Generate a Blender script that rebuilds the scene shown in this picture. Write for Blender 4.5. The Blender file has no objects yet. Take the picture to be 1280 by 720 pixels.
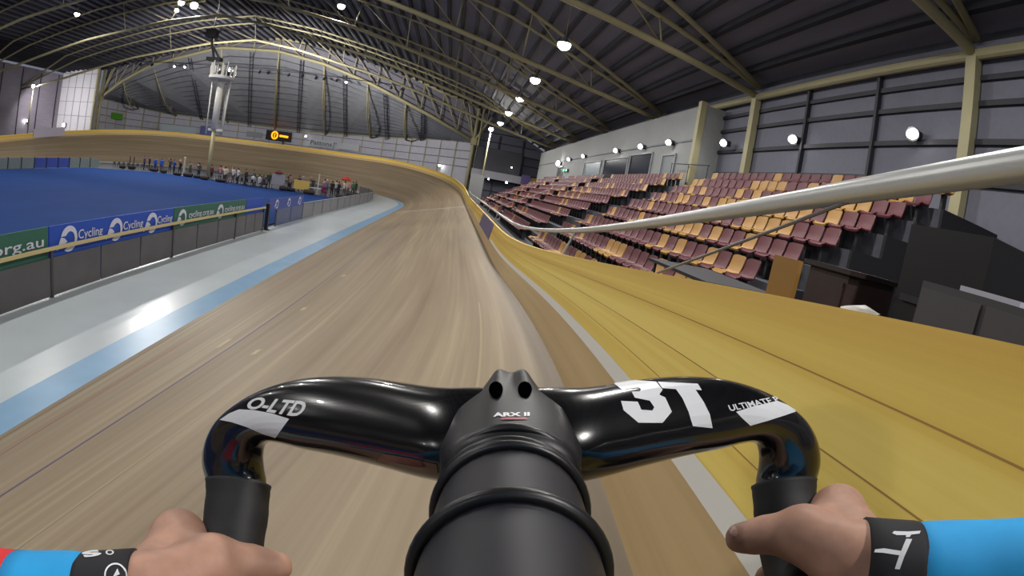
import bpy, bmesh, math, random
import numpy as np
from mathutils import Vector, Matrix
from mathutils.bvhtree import BVHTree
random.seed(7)
rng = np.random.default_rng(7)
scene = bpy.context.scene
COL = scene.collection

# ------------------------------------------------------------------ camera, world, exposure
CAM_POS = np.array([5.205216730560292, -11.222339814171566, 3.678594190092527])
CAM_R = np.array([[0.9769736057294041, -0.11365109431097041, 0.18057132239092175],
                  [-0.15399570534661, 0.21016137941779975, 0.9654623334630968],
                  [0.14767496891107632, 0.9710384252763259, -0.18782034020304117]])   # rows: right, up, forward
cam = bpy.data.cameras.new('action_camera')
cam_o = bpy.data.objects.new('action_camera', cam)
COL.objects.link(cam_o)
cam.type = 'PANO'                                   # wide action-camera lens (fisheye)
cam.panorama_type = 'FISHEYE_LENS_POLYNOMIAL'
cam.sensor_width = 36.0
cam.sensor_fit = 'HORIZONTAL'
cam.fisheye_fov = 3.0
cam.fisheye_polynomial_k0 = 0.0
cam.fisheye_polynomial_k1 = -0.05704587154973848
cam.fisheye_polynomial_k2 = -7.72883402894545e-06
cam.fisheye_polynomial_k3 = 9.185163360458705e-06
cam.fisheye_polynomial_k4 = -1.0331777704274884e-07
cam.clip_start = 0.005
cam.clip_end = 500
M = Matrix.Identity(4)
for i in range(3):
    M[i][0], M[i][1], M[i][2], M[i][3] = CAM_R[0][i], CAM_R[1][i], -CAM_R[2][i], CAM_POS[i]
cam_o.matrix_world = M
scene.camera = cam_o

world = bpy.data.worlds.new('hall_surroundings')
scene.world = world
world.use_nodes = True
world.node_tree.nodes['Background'].inputs[0].default_value = (0.62, 0.66, 0.80, 1)
world.node_tree.nodes['Background'].inputs[1].default_value = 0.25
vs = scene.view_settings
vs.view_transform = 'Standard'
vs.look = 'None'
vs.exposure = 0.0
vs.gamma = 1.0
vs.use_curve_mapping = False
LAMP_W = 900.0          # watts of one track lamp
LAMP_COL = (1.0, 0.97, 0.93)

# ------------------------------------------------------------------ materials
def lin(c):
    return tuple((x / 12.92 if x <= 0.04045 else ((x + 0.055) / 1.055) ** 2.4) for x in [v / 255.0 for v in c]) + (1.0,)

MATS = {}
def mat(name, rgb, rough=0.6, metal=0.0, noise=0.0, scale=5.0, emit=0.0, coat=0.0, spec=0.5, stretch=None, coord='Object'):
    if name in MATS:
        return MATS[name]
    m = bpy.data.materials.new(name)
    m.use_nodes = True
    nt = m.node_tree
    b = nt.nodes['Principled BSDF']
    c = lin(rgb)
    b.inputs['Base Color'].default_value = c
    b.inputs['Roughness'].default_value = rough
    b.inputs['Metallic'].default_value = metal
    b.inputs['Specular IOR Level'].default_value = spec
    if coat:
        b.inputs['Coat Weight'].default_value = coat
        b.inputs['Coat Roughness'].default_value = 0.04
    if emit:
        b.inputs['Emission Color'].default_value = c
        b.inputs['Emission Strength'].default_value = emit
    if noise:
        tc = nt.nodes.new('ShaderNodeTexCoord')
        mp = nt.nodes.new('ShaderNodeMapping')
        nz = nt.nodes.new('ShaderNodeTexNoise')
        nz.inputs['Scale'].default_value = scale
        nz.inputs['Detail'].default_value = 4
        if stretch:
            mp.inputs['Scale'].default_value = stretch
        nt.links.new(tc.outputs[coord], mp.inputs['Vector'])
        nt.links.new(mp.outputs[0], nz.inputs['Vector'])
        rp = nt.nodes.new('ShaderNodeValToRGB')
        lo = tuple(max(0, v * (1 - noise)) for v in c[:3]) + (1,)
        hi = tuple(min(1, v * (1 + noise)) for v in c[:3]) + (1,)
        rp.color_ramp.elements[0].position = 0.3
        rp.color_ramp.elements[1].position = 0.7
        rp.color_ramp.elements[0].color = lo
        rp.color_ramp.elements[1].color = hi
        nt.links.new(nz.outputs[0], rp.inputs[0])
        nt.links.new(rp.outputs[0], b.inputs['Base Color'])
    MATS[name] = m
    return m

def wood(name, stops, us, vs_, rough=0.4, plank=0.0, spec=0.4):
    """long timber strips laid along U of the UV map (metres): strips of their own tone plus fine grain"""
    m = bpy.data.materials.new(name)
    m.use_nodes = True
    nt = m.node_tree
    b = nt.nodes['Principled BSDF']
    b.inputs['Roughness'].default_value = rough
    b.inputs['Specular IOR Level'].default_value = spec
    uv = nt.nodes.new('ShaderNodeUVMap')
    mp = nt.nodes.new('ShaderNodeMapping')
    mp.inputs['Scale'].default_value = (us, vs_, 1)
    nt.links.new(uv.outputs[0], mp.inputs[0])
    n1 = nt.nodes.new('ShaderNodeTexNoise')
    n1.noise_dimensions = '2D'
    n1.inputs['Scale'].default_value = 1.0
    n1.inputs['Detail'].default_value = 5
    n1.inputs['Roughness'].default_value = 0.6
    nt.links.new(mp.outputs[0], n1.inputs['Vector'])
    mp2 = nt.nodes.new('ShaderNodeMapping')
    mp2.inputs['Scale'].default_value = (us * 0.4, vs_ * 0.16, 1)
    nt.links.new(uv.outputs[0], mp2.inputs[0])
    n2 = nt.nodes.new('ShaderNodeTexNoise')
    n2.noise_dimensions = '2D'
    n2.inputs['Scale'].default_value = 1.0
    n2.inputs['Detail'].default_value = 2
    nt.links.new(mp2.outputs[0], n2.inputs['Vector'])
    mx = nt.nodes.new('ShaderNodeMath')
    mx.operation = 'ADD'
    nt.links.new(n1.outputs[0], mx.inputs[0])
    nt.links.new(n2.outputs[0], mx.inputs[1])
    hf = nt.nodes.new('ShaderNodeMath')
    hf.operation = 'MULTIPLY'
    hf.inputs[1].default_value = 0.5
    nt.links.new(mx.outputs[0], hf.inputs[0])
    rp = nt.nodes.new('ShaderNodeValToRGB')
    el = rp.color_ramp.elements
    el[0].position, el[0].color = stops[0][0], lin(stops[0][1])
    el[1].position, el[1].color = stops[-1][0], lin(stops[-1][1])
    for q, c in stops[1:-1]:
        e = el.new(q)
        e.color = lin(c)
    nt.links.new(hf.outputs[0], rp.inputs[0])
    nt.links.new(rp.outputs[0], b.inputs['Base Color'])
    MATS[name] = m
    return m

# ------------------------------------------------------------------ mesh helpers
def nrm(v):
    v = np.asarray(v, float)
    return v / max(np.linalg.norm(v), 1e-12)

class MB:
    def __init__(s):
        s.v, s.f, s.mi, s.uv = [], [], [], []
    def add(s, vs_, fs, mi=0):
        o = len(s.v)
        s.v.extend([tuple(map(float, p)) for p in vs_])
        for f in fs:
            s.f.append([o + i for i in f])
            s.mi.append(mi)
        return s
    def beam(s, p, q, w, h, up=(0, 0, 1), mi=0):
        p, q = np.array(p, float), np.array(q, float)
        d = nrm(q - p)
        u = np.array(up, float)
        if abs(d @ nrm(u)) > 0.98:
            u = np.array([0, 1.0, 0])
        r = nrm(np.cross(d, u)) * w / 2
        t = nrm(np.cross(r, d)) * h / 2
        c = [e + a * r + b * t for e in (p, q) for a, b in ((-1, -1), (1, -1), (1, 1), (-1, 1))]
        return s.add(c, [(3, 2, 1, 0), (4, 5, 6, 7), (0, 1, 5, 4), (1, 2, 6, 5), (2, 3, 7, 6), (3, 0, 4, 7)], mi)
    def box(s, lo, hi, mi=0):
        (a, b, c), (d, e, f) = lo, hi
        v = [(a, b, c), (d, b, c), (d, e, c), (a, e, c), (a, b, f), (d, b, f), (d, e, f), (a, e, f)]
        return s.add(v, [(3, 2, 1, 0), (4, 5, 6, 7), (0, 1, 5, 4), (1, 2, 6, 5), (2, 3, 7, 6), (3, 0, 4, 7)], mi)
    def loft(s, rings, closed=True, cap=True, mi=0, loop=False):
        n = len(rings[0])
        vs_ = [p for r in rings for p in r]
        fs = []
        R = len(rings)
        for i in range(R if loop else R - 1):
            i2 = (i + 1) % R
            for j in range(n if closed else n - 1):
                k = (j + 1) % n
                fs.append((i * n + j, i * n + k, i2 * n + k, i2 * n + j))
        if cap and closed and not loop:
            fs.append(tuple(range(n - 1, -1, -1)))
            fs.append(tuple((R - 1) * n + j for j in range(n)))
        return s.add(vs_, fs, mi)
    def tube(s, pts, r, n=8, cap=True, mi=0, loop=False):
        pts = [np.array(p, float) for p in pts]
        rr = r if hasattr(r, '__len__') else [r] * len(pts)
        rings, ref = [], None
        for i, p in enumerate(pts):
            if loop:
                t = nrm(pts[(i + 1) % len(pts)] - pts[i - 1])
            else:
                t = nrm(pts[min(i + 1, len(pts) - 1)] - pts[max(i - 1, 0)])
            if ref is None:
                ref = np.array([0, 0, 1.0]) if abs(t[2]) < 0.9 else np.array([1.0, 0, 0])
            a = nrm(np.cross(t, ref))
            b = np.cross(a, t)
            ref = b
            rings.append([p + rr[i] * (math.cos(2 * math.pi * k / n) * a + math.sin(2 * math.pi * k / n) * b) for k in range(n)])
        return s.loft(rings, True, cap, mi, loop)
    def lathe(s, prof, origin=(0, 0, 0), n=16, axis=(0, 0, 1), mi=0):
        ax = nrm(axis)
        a = nrm(np.cross(ax, (0.3, 1, 0.2)))
        b = np.cross(ax, a)
        o = np.array(origin, float)
        rings = [[o + ax * h + r * (math.cos(2 * math.pi * k / n) * a + math.sin(2 * math.pi * k / n) * b) for k in range(n)] for r, h in prof]
        return s.loft(rings, True, True, mi)
    def prism(s, poly, ext, mi=0):
        n = len(poly)
        e = np.array(ext, float)
        v = [np.array(p, float) for p in poly] + [np.array(p, float) + e for p in poly]
        return s.add(v, [tuple(range(n - 1, -1, -1)), tuple(range(n, 2 * n))] + [(i, (i + 1) % n, n + (i + 1) % n, n + i) for i in range(n)], mi)
    def ball(s, c, r, n=10, m=6, mi=0):
        rx, ry, rz = r if hasattr(r, '__len__') else (r, r, r)
        rings = []
        for i in range(1, m):
            t = math.pi * i / m
            rings.append([(c[0] + rx * math.sin(t) * math.cos(2 * math.pi * k / n), c[1] + ry * math.sin(t) * math.sin(2 * math.pi * k / n), c[2] - rz * math.cos(t)) for k in range(n)])
        return s.loft(rings, True, True, mi)
    def build(s, name, mats, parent=None, smooth=False, **tags):
        vs_ = np.array(s.v, float).reshape(-1, 3)
        off = np.zeros(3)
        if parent is not None:
            w = parent
            while w is not None:
                off += np.array(w.location)
                w = w.parent
        me = bpy.data.meshes.new(name)
        me.from_pydata((vs_ - off).tolist(), [], s.f)
        ms = mats if isinstance(mats, (list, tuple)) else [mats]
        for m in ms:
            me.materials.append(m)
        if len(ms) > 1:
            me.polygons.foreach_set('material_index', s.mi)
        bm = bmesh.new()
        bm.from_mesh(me)
        bmesh.ops.recalc_face_normals(bm, faces=bm.faces)
        bm.to_mesh(me)
        bm.free()
        if smooth:
            me.polygons.foreach_set('use_smooth', [True] * len(me.polygons))
            if smooth is not True:
                me.set_sharp_from_angle(angle=math.radians(smooth))
        o = bpy.data.objects.new(name, me)
        COL.objects.link(o)
        if parent is not None:
            o.parent = parent
        for k, v in tags.items():
            o[k] = v
        return o

def tag(o, label=None, cat=None, group=None, kind=None):
    if label: o['label'] = label
    if cat: o['category'] = cat
    if group: o['group'] = group
    if kind: o['kind'] = kind
    return o

def thing(name, label, cat, loc=(0, 0, 0), group=None):
    o = bpy.data.objects.new(name, None)
    o.empty_display_size = 0.1
    COL.objects.link(o)
    o.location = loc
    return tag(o, label, cat, group)

def copy_tree(o, parent=None):
    c = o.copy()
    COL.objects.link(c)
    if parent is not None:
        c.parent = parent
    for ch in list(o.children):
        copy_tree(ch, c)
    return c

def struct(mb, name, mats, label=None, cat=None, smooth=False, parent=None):
    o = mb.build(name, mats, parent, smooth)
    if parent is None:
        tag(o, label, cat, kind='structure')
    return o

def text_polys(txt, bold=0.0):
    """flat triangles of a line of lettering, scaled into the unit square"""
    cu = bpy.data.curves.new('lettering', 'FONT')
    cu.body = txt
    cu.offset = bold
    cu.resolution_u = 3
    o = bpy.data.objects.new('lettering', cu)
    COL.objects.link(o)
    dg = bpy.context.evaluated_depsgraph_get()
    me = bpy.data.meshes.new_from_object(o.evaluated_get(dg))
    bm = bmesh.new()
    bm.from_mesh(me)
    bmesh.ops.triangulate(bm, faces=bm.faces)
    v = np.array([tuple(p.co)[:2] for p in bm.verts])
    f = [[q.index for q in fc.verts] for fc in bm.faces]
    bm.free()
    bpy.data.objects.remove(o)
    bpy.data.curves.remove(cu)
    bpy.data.meshes.remove(me)
    v = (v - v.min(0)) / np.maximum(v.max(0) - v.min(0), 1e-6)
    return v, f

def flat_text(mb, txt, o, ux, uy, mi=0, bold=0.0):
    """lettering as flat faces: o = lower left corner, ux and uy = full width and height vectors"""
    v, f = text_polys(txt, bold)
    o, ux, uy = np.array(o, float), np.array(ux, float), np.array(uy, float)
    mb.add([o + a * ux + b * uy for a, b in v], f, mi)

def quad_map(v, q):
    """unit square -> quad (lower left, lower right, upper right, upper left)"""
    q = np.array(q, float)
    a, b = v[:, :1], v[:, 1:2]
    return q[0] * (1 - a) * (1 - b) + q[1] * a * (1 - b) + q[2] * a * b + q[3] * (1 - a) * b

# ------------------------------------------------------------------ track geometry
LS, LT, RM = 39.5028024689396, 16.166074836055632, 25.29534247802408
B_S, B_B = 0.2462429245566774, 0.7957035445954843
E1, E2 = 3.923626903391772, 33.40941312542156
TW = 6.811186349024287                       # width of the banking
G = 0.17687386607533565                      # lean of the fence
FH = 0.875                                   # height of the fence
KAP = 1 / RM
LB = 2 * LT + (math.pi - KAP * LT) / KAP
S0, S1, DS = -60.0, 215.0, 0.25
S = np.arange(S0, S1, DS)
def _kap(s):
    u = np.mod(s, LS + LB)
    return KAP * np.clip(np.minimum((u - LS) / LT, (LS + LB - u) / LT), 0, 1)
def _bank(s):
    u = np.mod(s, LS + LB)
    a = np.clip((u - (LS - E1)) / (E1 + E2), 0, 1)
    u2 = np.where(u < E1, u + LS + LB, u)
    b = np.clip(((LS + LB + E1) - u2) / (E1 + E2), 0, 1)
    t = np.where(u < E1, b, np.minimum(a, np.where(u < LS / 2, 1, b)))
    t = t * t * (3 - 2 * t)
    return B_S + (B_B - B_S) * t
_k = _kap(S + DS / 2)
_i0 = int(round(-S0 / DS))
_th = np.concatenate([[0], np.cumsum(_k * DS)])
_th = (_th - _th[_i0])[:-1]
_tm = _th + _k * DS / 2
PX = np.concatenate([[0], np.cumsum(-np.sin(_tm) * DS)])[:-1]
PY = np.concatenate([[0], np.cumsum(np.cos(_tm) * DS)])[:-1]
PX, PY = PX - PX[_i0], PY - PY[_i0]
TH, BK = _th, _bank(S)
NX, NY = np.cos(TH), np.sin(TH)
def surf(d, lift=0.0):
    r = d * np.cos(BK) - lift * np.sin(BK)
    return np.stack([PX + NX * r, PY + NY * r, d * np.sin(BK) + lift * np.cos(BK)], 1)
def flat(d, z=0.0):
    return np.stack([PX + NX * d, PY + NY * d, 0 * PX + z], 1)
def wall(h, off=0.0):
    q = surf(TW)
    o = h * math.sin(G) + off
    return q + np.stack([NX * o, NY * o, 0 * PX + h * math.cos(G)], 1)
def at_s(C, s):
    return np.array([np.interp(s, S, C[:, k]) for k in range(3)])

def ribbon(curves, name, m, uvd=None, sl=None, parent=None, close=False):
    """strip between long curves; uvd gives V of every curve, U runs along the track"""
    sl = sl if sl is not None else np.ones(len(S), bool)
    mb = MB()
    rings = [[c[i] for c in curves] for i in np.where(sl)[0]]
    mb.loft(rings, closed=close, cap=close)
    o = mb.build(name, m, parent, smooth=40)
    if uvd is not None:
        me = o.data
        ss = S[sl]
        n = len(curves)
        uvl = me.uv_layers.new(name='UVMap')
        idx = np.zeros(len(me.loops), int)
        me.loops.foreach_get('vertex_index', idx)
        u = np.stack([ss[idx // n], np.array(uvd)[idx % n]], 1)
        uvl.data.foreach_set('uv', u.astype(np.float32).ravel())
    return o

# camera-frame helper: a picture direction at a given forward depth, in world metres
CF, CK = 623.1166077096424, 0.04216327190091364
def ray(px, py):
    dx, dy = px - 640.0, 360.0 - py
    r = math.hypot(dx, dy)
    t = r / CF
    for _ in range(20):
        t -= (t + CK * t ** 3 - r / CF) / (1 + 3 * CK * t * t)
    s = math.sin(t) / max(r, 1e-9)
    return np.array([dx * s, dy * s, math.cos(t)])
def C(px, py, z):                            # bike-frame point (right, up, forward)
    d = ray(px, py)
    return d * (z / d[2])
def W(p):                                    # bike frame -> world
    return CAM_POS + np.asarray(p, float) @ CAM_R

# ================================================================== SETTING
M_track = wood('track_timber', [(0.33, (124, 108, 86)), (0.45, (137, 121, 98)), (0.52, (141, 125, 102)), (0.58, (146, 130, 106)), (0.69, (160, 145, 119))], 0.13, 9.0, rough=0.5)
M_fence = wood('yellow_fence_boards', [(0.37, (196, 150, 62)), (0.45, (214, 174, 74)), (0.51, (222, 188, 84)), (0.57, (230, 198, 94)), (0.64, (240, 214, 112))], 0.05, 8.0, rough=0.55)
M_kick = wood('fence_foot_boards', [(0.34, (176, 148, 104)), (0.5, (190, 162, 116)), (0.66, (202, 175, 128))], 0.14, 8.0, rough=0.55)
M_apron = mat('apron_paint', (182, 191, 196), 0.3, noise=0.07, scale=0.6)
M_blue = mat('blue_band_paint', (120, 158, 190), 0.35, noise=0.08, scale=1.5)
M_infield = mat('blue_infield_floor', (30, 62, 122), 0.85, noise=0.08, scale=0.5, spec=0.12)
M_conc = mat('concrete', (92, 94, 100), 0.8, noise=0.12, scale=2.0)
M_cream = mat('cream_steel', (172, 165, 128), 0.55, noise=0.06, scale=1.0)
M_dark = mat('dark_steel', (44, 44, 52), 0.6)
M_roof = mat('roof_sheet', (120, 120, 132), 0.7, noise=0.12, scale=1.2, stretch=(1, 0.1, 1))
M_purlin = mat('purlin_steel', (46, 47, 56), 0.7)
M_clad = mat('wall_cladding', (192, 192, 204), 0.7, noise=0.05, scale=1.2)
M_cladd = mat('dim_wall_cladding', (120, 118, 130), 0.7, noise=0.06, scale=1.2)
M_whitew = mat('painted_plaster', (150, 152, 152), 0.8, noise=0.04)
M_white = mat('white_paint', (226, 224, 216), 0.5)
M_black = mat('black_plastic', (16, 16, 19), 0.55)
M_lampglow = mat('lamp_glass', (255, 252, 246), 0.3, emit=18.0)
M_glass = mat('dark_glazing', (26, 32, 48), 0.12)

mb = MB()
mb.box((-120, -70, -0.35), (45, 130, -0.05))
struct(mb, 'floor_hall', M_conc, 'grey concrete floor under the whole cycling hall', 'floor')
# blue infield
mb = MB()
mb.prism([(-4.3, -45, -0.05), (-4.3, 38, -0.05), (-6.3, 42.0, -0.05), (-16.7, 43.2, -0.05), (-31, 45.2, -0.05), (-37.7, 40, -0.05), (-38.2, 20, -0.05), (-38.2, -45, -0.05)], (0, 0, 0.06))
struct(mb, 'floor_infield', M_infield, 'large flat blue sports floor inside the track', 'floor')
# apron with blue band, one strip round the inside of the track
ap = ribbon([flat(-3.95, 0.0), flat(-2.4, 0.0), flat(-0.69, 0.0)], 'floor_apron', M_apron)
tag(ap, 'pale grey glossy safety apron between barrier and blue band', 'floor', kind='structure')
bl = ribbon([flat(-0.69, 0.0), flat(0.0, 0.0)], 'floor_band', M_blue)
tag(bl, 'light blue painted band along the inner edge of the timber track', 'floor', kind='structure')
# the timber track
ds = np.linspace(0, TW, 13)
tr = ribbon([surf(d) for d in ds], 'floor_track', M_track, uvd=ds)
tag(tr, 'banked brown timber cycling track', 'track', kind='structure')
ribbon([surf(2.237 - .017, .002), surf(2.237 + .017, .002)], 'stayers_line', mat('stayers_paint', (88, 76, 116), 0.5), parent=tr)
ribbon([surf(0.20 - .015, .002), surf(0.20 + .015, .002)], 'measuring_line', mat('measuring_paint', (112, 92, 72), 0.5), parent=tr)
ribbon([surf(0.85 - .02, .002), surf(0.85 + .02, .002)], 'sprinters_line', mat('sprinters_paint', (158, 112, 94), 0.5), parent=tr)
ribbon([surf(3.52 - .008, .002), surf(3.52 + .008, .002)], 'seam_line', mat('seam_paint', (164, 150, 122), 0.5), parent=tr, sl=(S < 6))
ribbon([surf(6.2 - .012, .002), surf(6.2 + .012, .002)], 'upper_line', mat('seam_paint2', (158, 142, 112), 0.5), parent=tr, sl=(S < -3))
sl = (S > 33.9) & (S < 34.35)
ribbon([surf(d, .002) for d in (0.4, 2.0, 4.0, 6.7)], 'pursuit_line', M_white, parent=tr, sl=sl)
sl = (S > 11) & (S < 11.4)
ribbon([surf(d, .002) for d in (3.1, 4.2)], 'start_mark', mat('worn_mark', (178, 160, 124), 0.5), parent=tr, sl=sl)
for s0, d0 in ((-2.0, 2.65), (-5.0, 2.9), (-4.2, 1.9), (2.0, 2.6)):
    sl = (S > s0) & (S < s0 + 0.75)
    ribbon([surf(d0, .002), surf(d0 + .09, .002)], 'scuff', mat('scuff_mark', (182, 166, 132), 0.6), parent=tr, sl=sl)

# boarded fence on the top edge of the banking
hs = [0.0, 0.17, 0.335]
fe = ribbon([wall(h) for h in (0.335, 0.5, 0.7, FH)] + [wall(FH, .05), wall(FH, .09), wall(0.0, .09)], 'wall_track', M_fence, uvd=[.335, .5, .7, FH, FH + .05, FH + .09, FH + 1.0])
tag(fe, 'yellow timber fence along the top edge of the track', 'wall', kind='structure')
ribbon([wall(h) for h in hs], 'foot_board', M_kick, uvd=hs, parent=fe)
ribbon([wall(.337, -.004), wall(.408, -.004)], 'white_line', M_white, parent=fe, sl=(S < 5.2))
ribbon([wall(.337, -.004), wall(.408, -.004)], 'white_line', mat('cream_line', (214, 196, 140), 0.5), parent=fe, sl=(S > 12.2))

for h_ in (.50, .615, .735):
    ribbon([wall(h_ - .0016, -.0006), wall(h_ + .0016, -.0006)], 'board_seam', mat('board_seam', (168, 128, 62), .7), parent=fe)
# ceiling: main arched roof over the long hall
XM = -25.7
TOPX = [18.4, 12.0, 6.8, 0.0, -8.6, -16.6, -25.7]
TOPZ = [10.75, 13.3, 15.6, 17.4, 19.4, 21.0, 22.2]
BOTX = [18.0, 12.8, 8.0, 0.0, -6.0, -12.4, -18.0, -25.7]
BOTZ = [10.45, 11.35, 12.3, 14.3, 15.8, 17.0, 18.2, 19.2]
def topz(x):
    x = x if x >= XM else 2 * XM - x
    return float(np.interp(-x, [-a for a in TOPX], TOPZ))
def botz(x):
    x = x if x >= XM else 2 * XM - x
    return float(np.interp(-x, [-a for a in BOTX], BOTZ))
YR0, YR1 = -42.0, 67.5
XL = -69.4
xs = list(np.arange(18.4, XL - 0.1, -1.15))
if xs[-1] > XL: xs.append(XL)
def roofz(x):
    if x < -58: return max(topz(x), 15.6 - (abs(x) - 58) * 0.10)
    return topz(x)
mb = MB()
rings = []
for y in (YR0, YR1):
    rings.append([(x, y, roofz(x) + 0.42) for x in xs] + [(x, y, roofz(x) + 0.60) for x in reversed(xs)])
mb.loft(rings, closed=True, cap=True)
ro = struct(mb, 'ceiling', M_roof, 'dark ribbed metal roof over the hall', 'ceiling')
for x in xs:
    MB().beam((x, YR0, roofz(x) + 0.27), (x, YR1, roofz(x) + 0.27), 0.26, 0.3).build('purlin', M_purlin, ro)

# main cross truss where the hall meets the rounded end
YM = 67.5
MBX = [7.0, -0.7, -11.0, -18.5, -26.5, -37.0, -50.0, -56.0, -60.3]
MBZ = [10.45, 13.4, 17.0, 19.0, 20.3, 20.2, 16.7, 13.6, 10.6]
MTX = [6.9, 0.6, -5.6, -12.5, -20.0, -26.5, -35.0, -44.0, -51.0, -56.0, -60.3]
MTZ = [16.0, 17.3, 19.3, 20.9, 22.0, 22.4, 22.2, 21.0, 19.6, 18.2, 16.6]
def mbz(x): return float(np.interp(x, MBX[::-1], MBZ[::-1]))
def mtz(x): return float(np.interp(x, MTX[::-1], MTZ[::-1]))

# hip roof over the rounded end
END = [(7.2, 68.0, 10.4), (-0.8, 78.0, 10.45), (-9.7, 86.0, 9.95), (-18.5, 89.5, 9.6), (-27.3, 91.0, 9.2), (-38.6, 92.0, 9.35), (-50.0, 91.0, 9.6), (-59.3, 86.5, 9.9), (-62.0, 78.0, 10.4), (-60.5, 66.6, 10.6)]
HX = [7.0, -0.7, -9.0, -18.0, -26.5, -36.0, -46.0, -55.0, -58.5, -60.3]
mb = MB()
for k in range(9):
    a0 = np.array([HX[k], YM + .25, mbz(HX[k]) + .1]); a1 = np.array([HX[k + 1], YM + .25, mbz(HX[k + 1]) + .1])
    b0 = np.array(END[k]); b1 = np.array(END[k + 1])
    up = np.array([0, 0, .16])
    mb.add([a0, a1, b1, b0, a0 + up, a1 + up, b1 + up, b0 + up], [(0, 1, 2, 3), (7, 6, 5, 4), (0, 4, 5, 1), (1, 5, 6, 2), (2, 6, 7, 3), (3, 7, 4, 0)])
hip = struct(mb, 'ceiling_end', mat('end_roof_sheet', (158, 160, 168), 0.7, noise=0.1, scale=1.0), 'sloping metal roof over the rounded end of the hall', 'ceiling')
for t in np.linspace(0.08, 0.94, 12):
    pts = [np.array([HX[k], YM + .25, mbz(HX[k]) + .1]) * (1 - t) + np.array(END[k]) * t - np.array([0, 0, .12]) for k in range(10)]
    m_ = MB()
    for a, b in zip(pts[:-1], pts[1:]):
        m_.beam(a, b, 0.12, 0.16)
    m_.build('purlin', mat('end_purlin', (84, 86, 96), 0.7), hip)

# clerestory cladding behind the main truss
xq = [7.0, 3.0, -0.7, -5.6, -11.0, -16, -20.0, -26.5, -33.0, -38.0, -44.0, -50.0, -56.0, -60.3]
mb = MB()
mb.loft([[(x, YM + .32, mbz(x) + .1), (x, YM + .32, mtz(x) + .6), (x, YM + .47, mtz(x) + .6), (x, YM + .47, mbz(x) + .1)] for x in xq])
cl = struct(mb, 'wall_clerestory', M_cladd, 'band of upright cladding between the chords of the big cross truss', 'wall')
for dz in (1.1, 2.2, 3.3):
    m_ = MB()
    for a, b in zip(xq[:-1], xq[1:]):
        if mbz(a) + dz < mtz(a) + .5 and mbz(b) + dz < mtz(b) + .5:
            m_.beam((a, YM + .28, mbz(a) + dz), (b, YM + .28, mbz(b) + dz), .08, .12)
    m_.build('girt', M_dark, cl)

# end wall, facet by facet
names = 'abcdefghi'
for k in range(9):
    a, b = np.array(END[k]), np.array(END[k + 1])
    d = nrm((b - a) * [1, 1, 0])
    n = np.array([-d[1], d[0], 0])
    n = -n if n @ (np.array([-25.7, 67, 0]) - a) > 0 else n       # outward
    m_ = MB()
    A0, B0 = a * [1, 1, 0], b * [1, 1, 0]
    m_.add([A0, B0, b, a, A0 + n * .2, B0 + n * .2, b + n * .2, a + n * .2], [(0, 1, 2, 3), (7, 6, 5, 4), (0, 4, 5, 1), (1, 5, 6, 2), (2, 6, 7, 3), (3, 7, 4, 0)])
    wl = struct(m_, 'wall_end', M_clad, 'pale clad facet of the rounded end wall, number %d of nine from the right' % (k + 1), 'wall')
    L = np.linalg.norm(B0 - A0)
    for z in (6.3, 7.6, 8.9):
        MB().beam(A0 - n * .06 + [0, 0, z], B0 - n * .06 + [0, 0, z], .1, .1).build('girt', mat('end_girt', (92, 96, 112), 0.6), wl)
    nn = max(1, int(round(L / 4.0)))
    for j in range(nn + 1):
        p = A0 + (B0 - A0) * (j / nn) - n * .12
        MB().beam(p, p + [0, 0, a[2] + (b[2] - a[2]) * j / nn], .16, .16).build('post', M_cream, wl)
    MB().beam(a - n * .15, b - n * .15, .2, .22).build('top_beam', M_cream, wl)

# end wall of the hall beside the truss, right and left
mb = MB()
mb.add([(7.2, 67.6, 0), (18.4, 67.6, 0), (18.4, 67.6, 10.8), (7.2, 67.6, 16), (7.2, 67.9, 0), (18.4, 67.9, 0), (18.4, 67.9, 10.8), (7.2, 67.9, 16)],
       [(0, 1, 2, 3), (7, 6, 5, 4), (0, 4, 5, 1), (1, 5, 6, 2), (2, 6, 7, 3), (3, 7, 4, 0)])
wr = struct(mb, 'wall_back', mat('back_cladding', (96, 98, 112), 0.7, noise=.05), 'dim clad wall at the far right beyond the seats', 'wall')
for z in (3.2, 5.0, 6.6, 8.1, 9.4, 10.9, 12.3):
    x1 = 18.2 if z < 10 else 18.2 - (z - 10.3) * 2.1
    MB().beam((7.4, 67.55, z), (x1, 67.55, z), .12, .16).build('girt', M_dark, wr)
for x in (11.0, 14.8):
    MB().beam((x, 67.5, 0), (x, 67.5, 12.0), .16, .16).build('post', M_dark, wr)
mb = MB()
mb.box((XL, 66.0, 0), (-60.6, 66.3, 16.4))
wlft = struct(mb, 'wall_far', mat('bright_cladding', (232, 230, 238), 0.7, noise=.04), 'bright pale clad wall at the far left of the hall', 'wall')
for x in (-67.6, -65.8, -64.0, -62.2):
    MB().beam((x, 65.96, 0), (x, 65.96, 16.2), .06, .06).build('seam', mat('seam_grey', (140, 138, 150), .7), wlft)
for z in (7, 9.5, 12, 14.5):
    MB().beam((XL, 65.96, z), (-60.6, 65.96, z), .06, .06).build('seam', MATS['seam_grey'], wlft)
MB().beam((-60.5, 65.8, 0), (-60.5, 65.8, 16.4), .3, .3).build('post', M_cream, wlft)
mb = MB()
mb.box((XL - .3, -42, 0), (XL, 66.2, 14.2))
wlg = struct(mb, 'wall_left', mat('left_cladding', (142, 136, 150), .75, noise=.08, scale=.8, stretch=(1, 1, 4)), 'long ribbed grey wall along the far left side', 'wall')
for y in np.arange(28, 66, 4.6):
    MB().beam((XL + .06, y, 0), (XL + .06, y, 14), .14, .14).build('post', M_dark, wlg)

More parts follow.
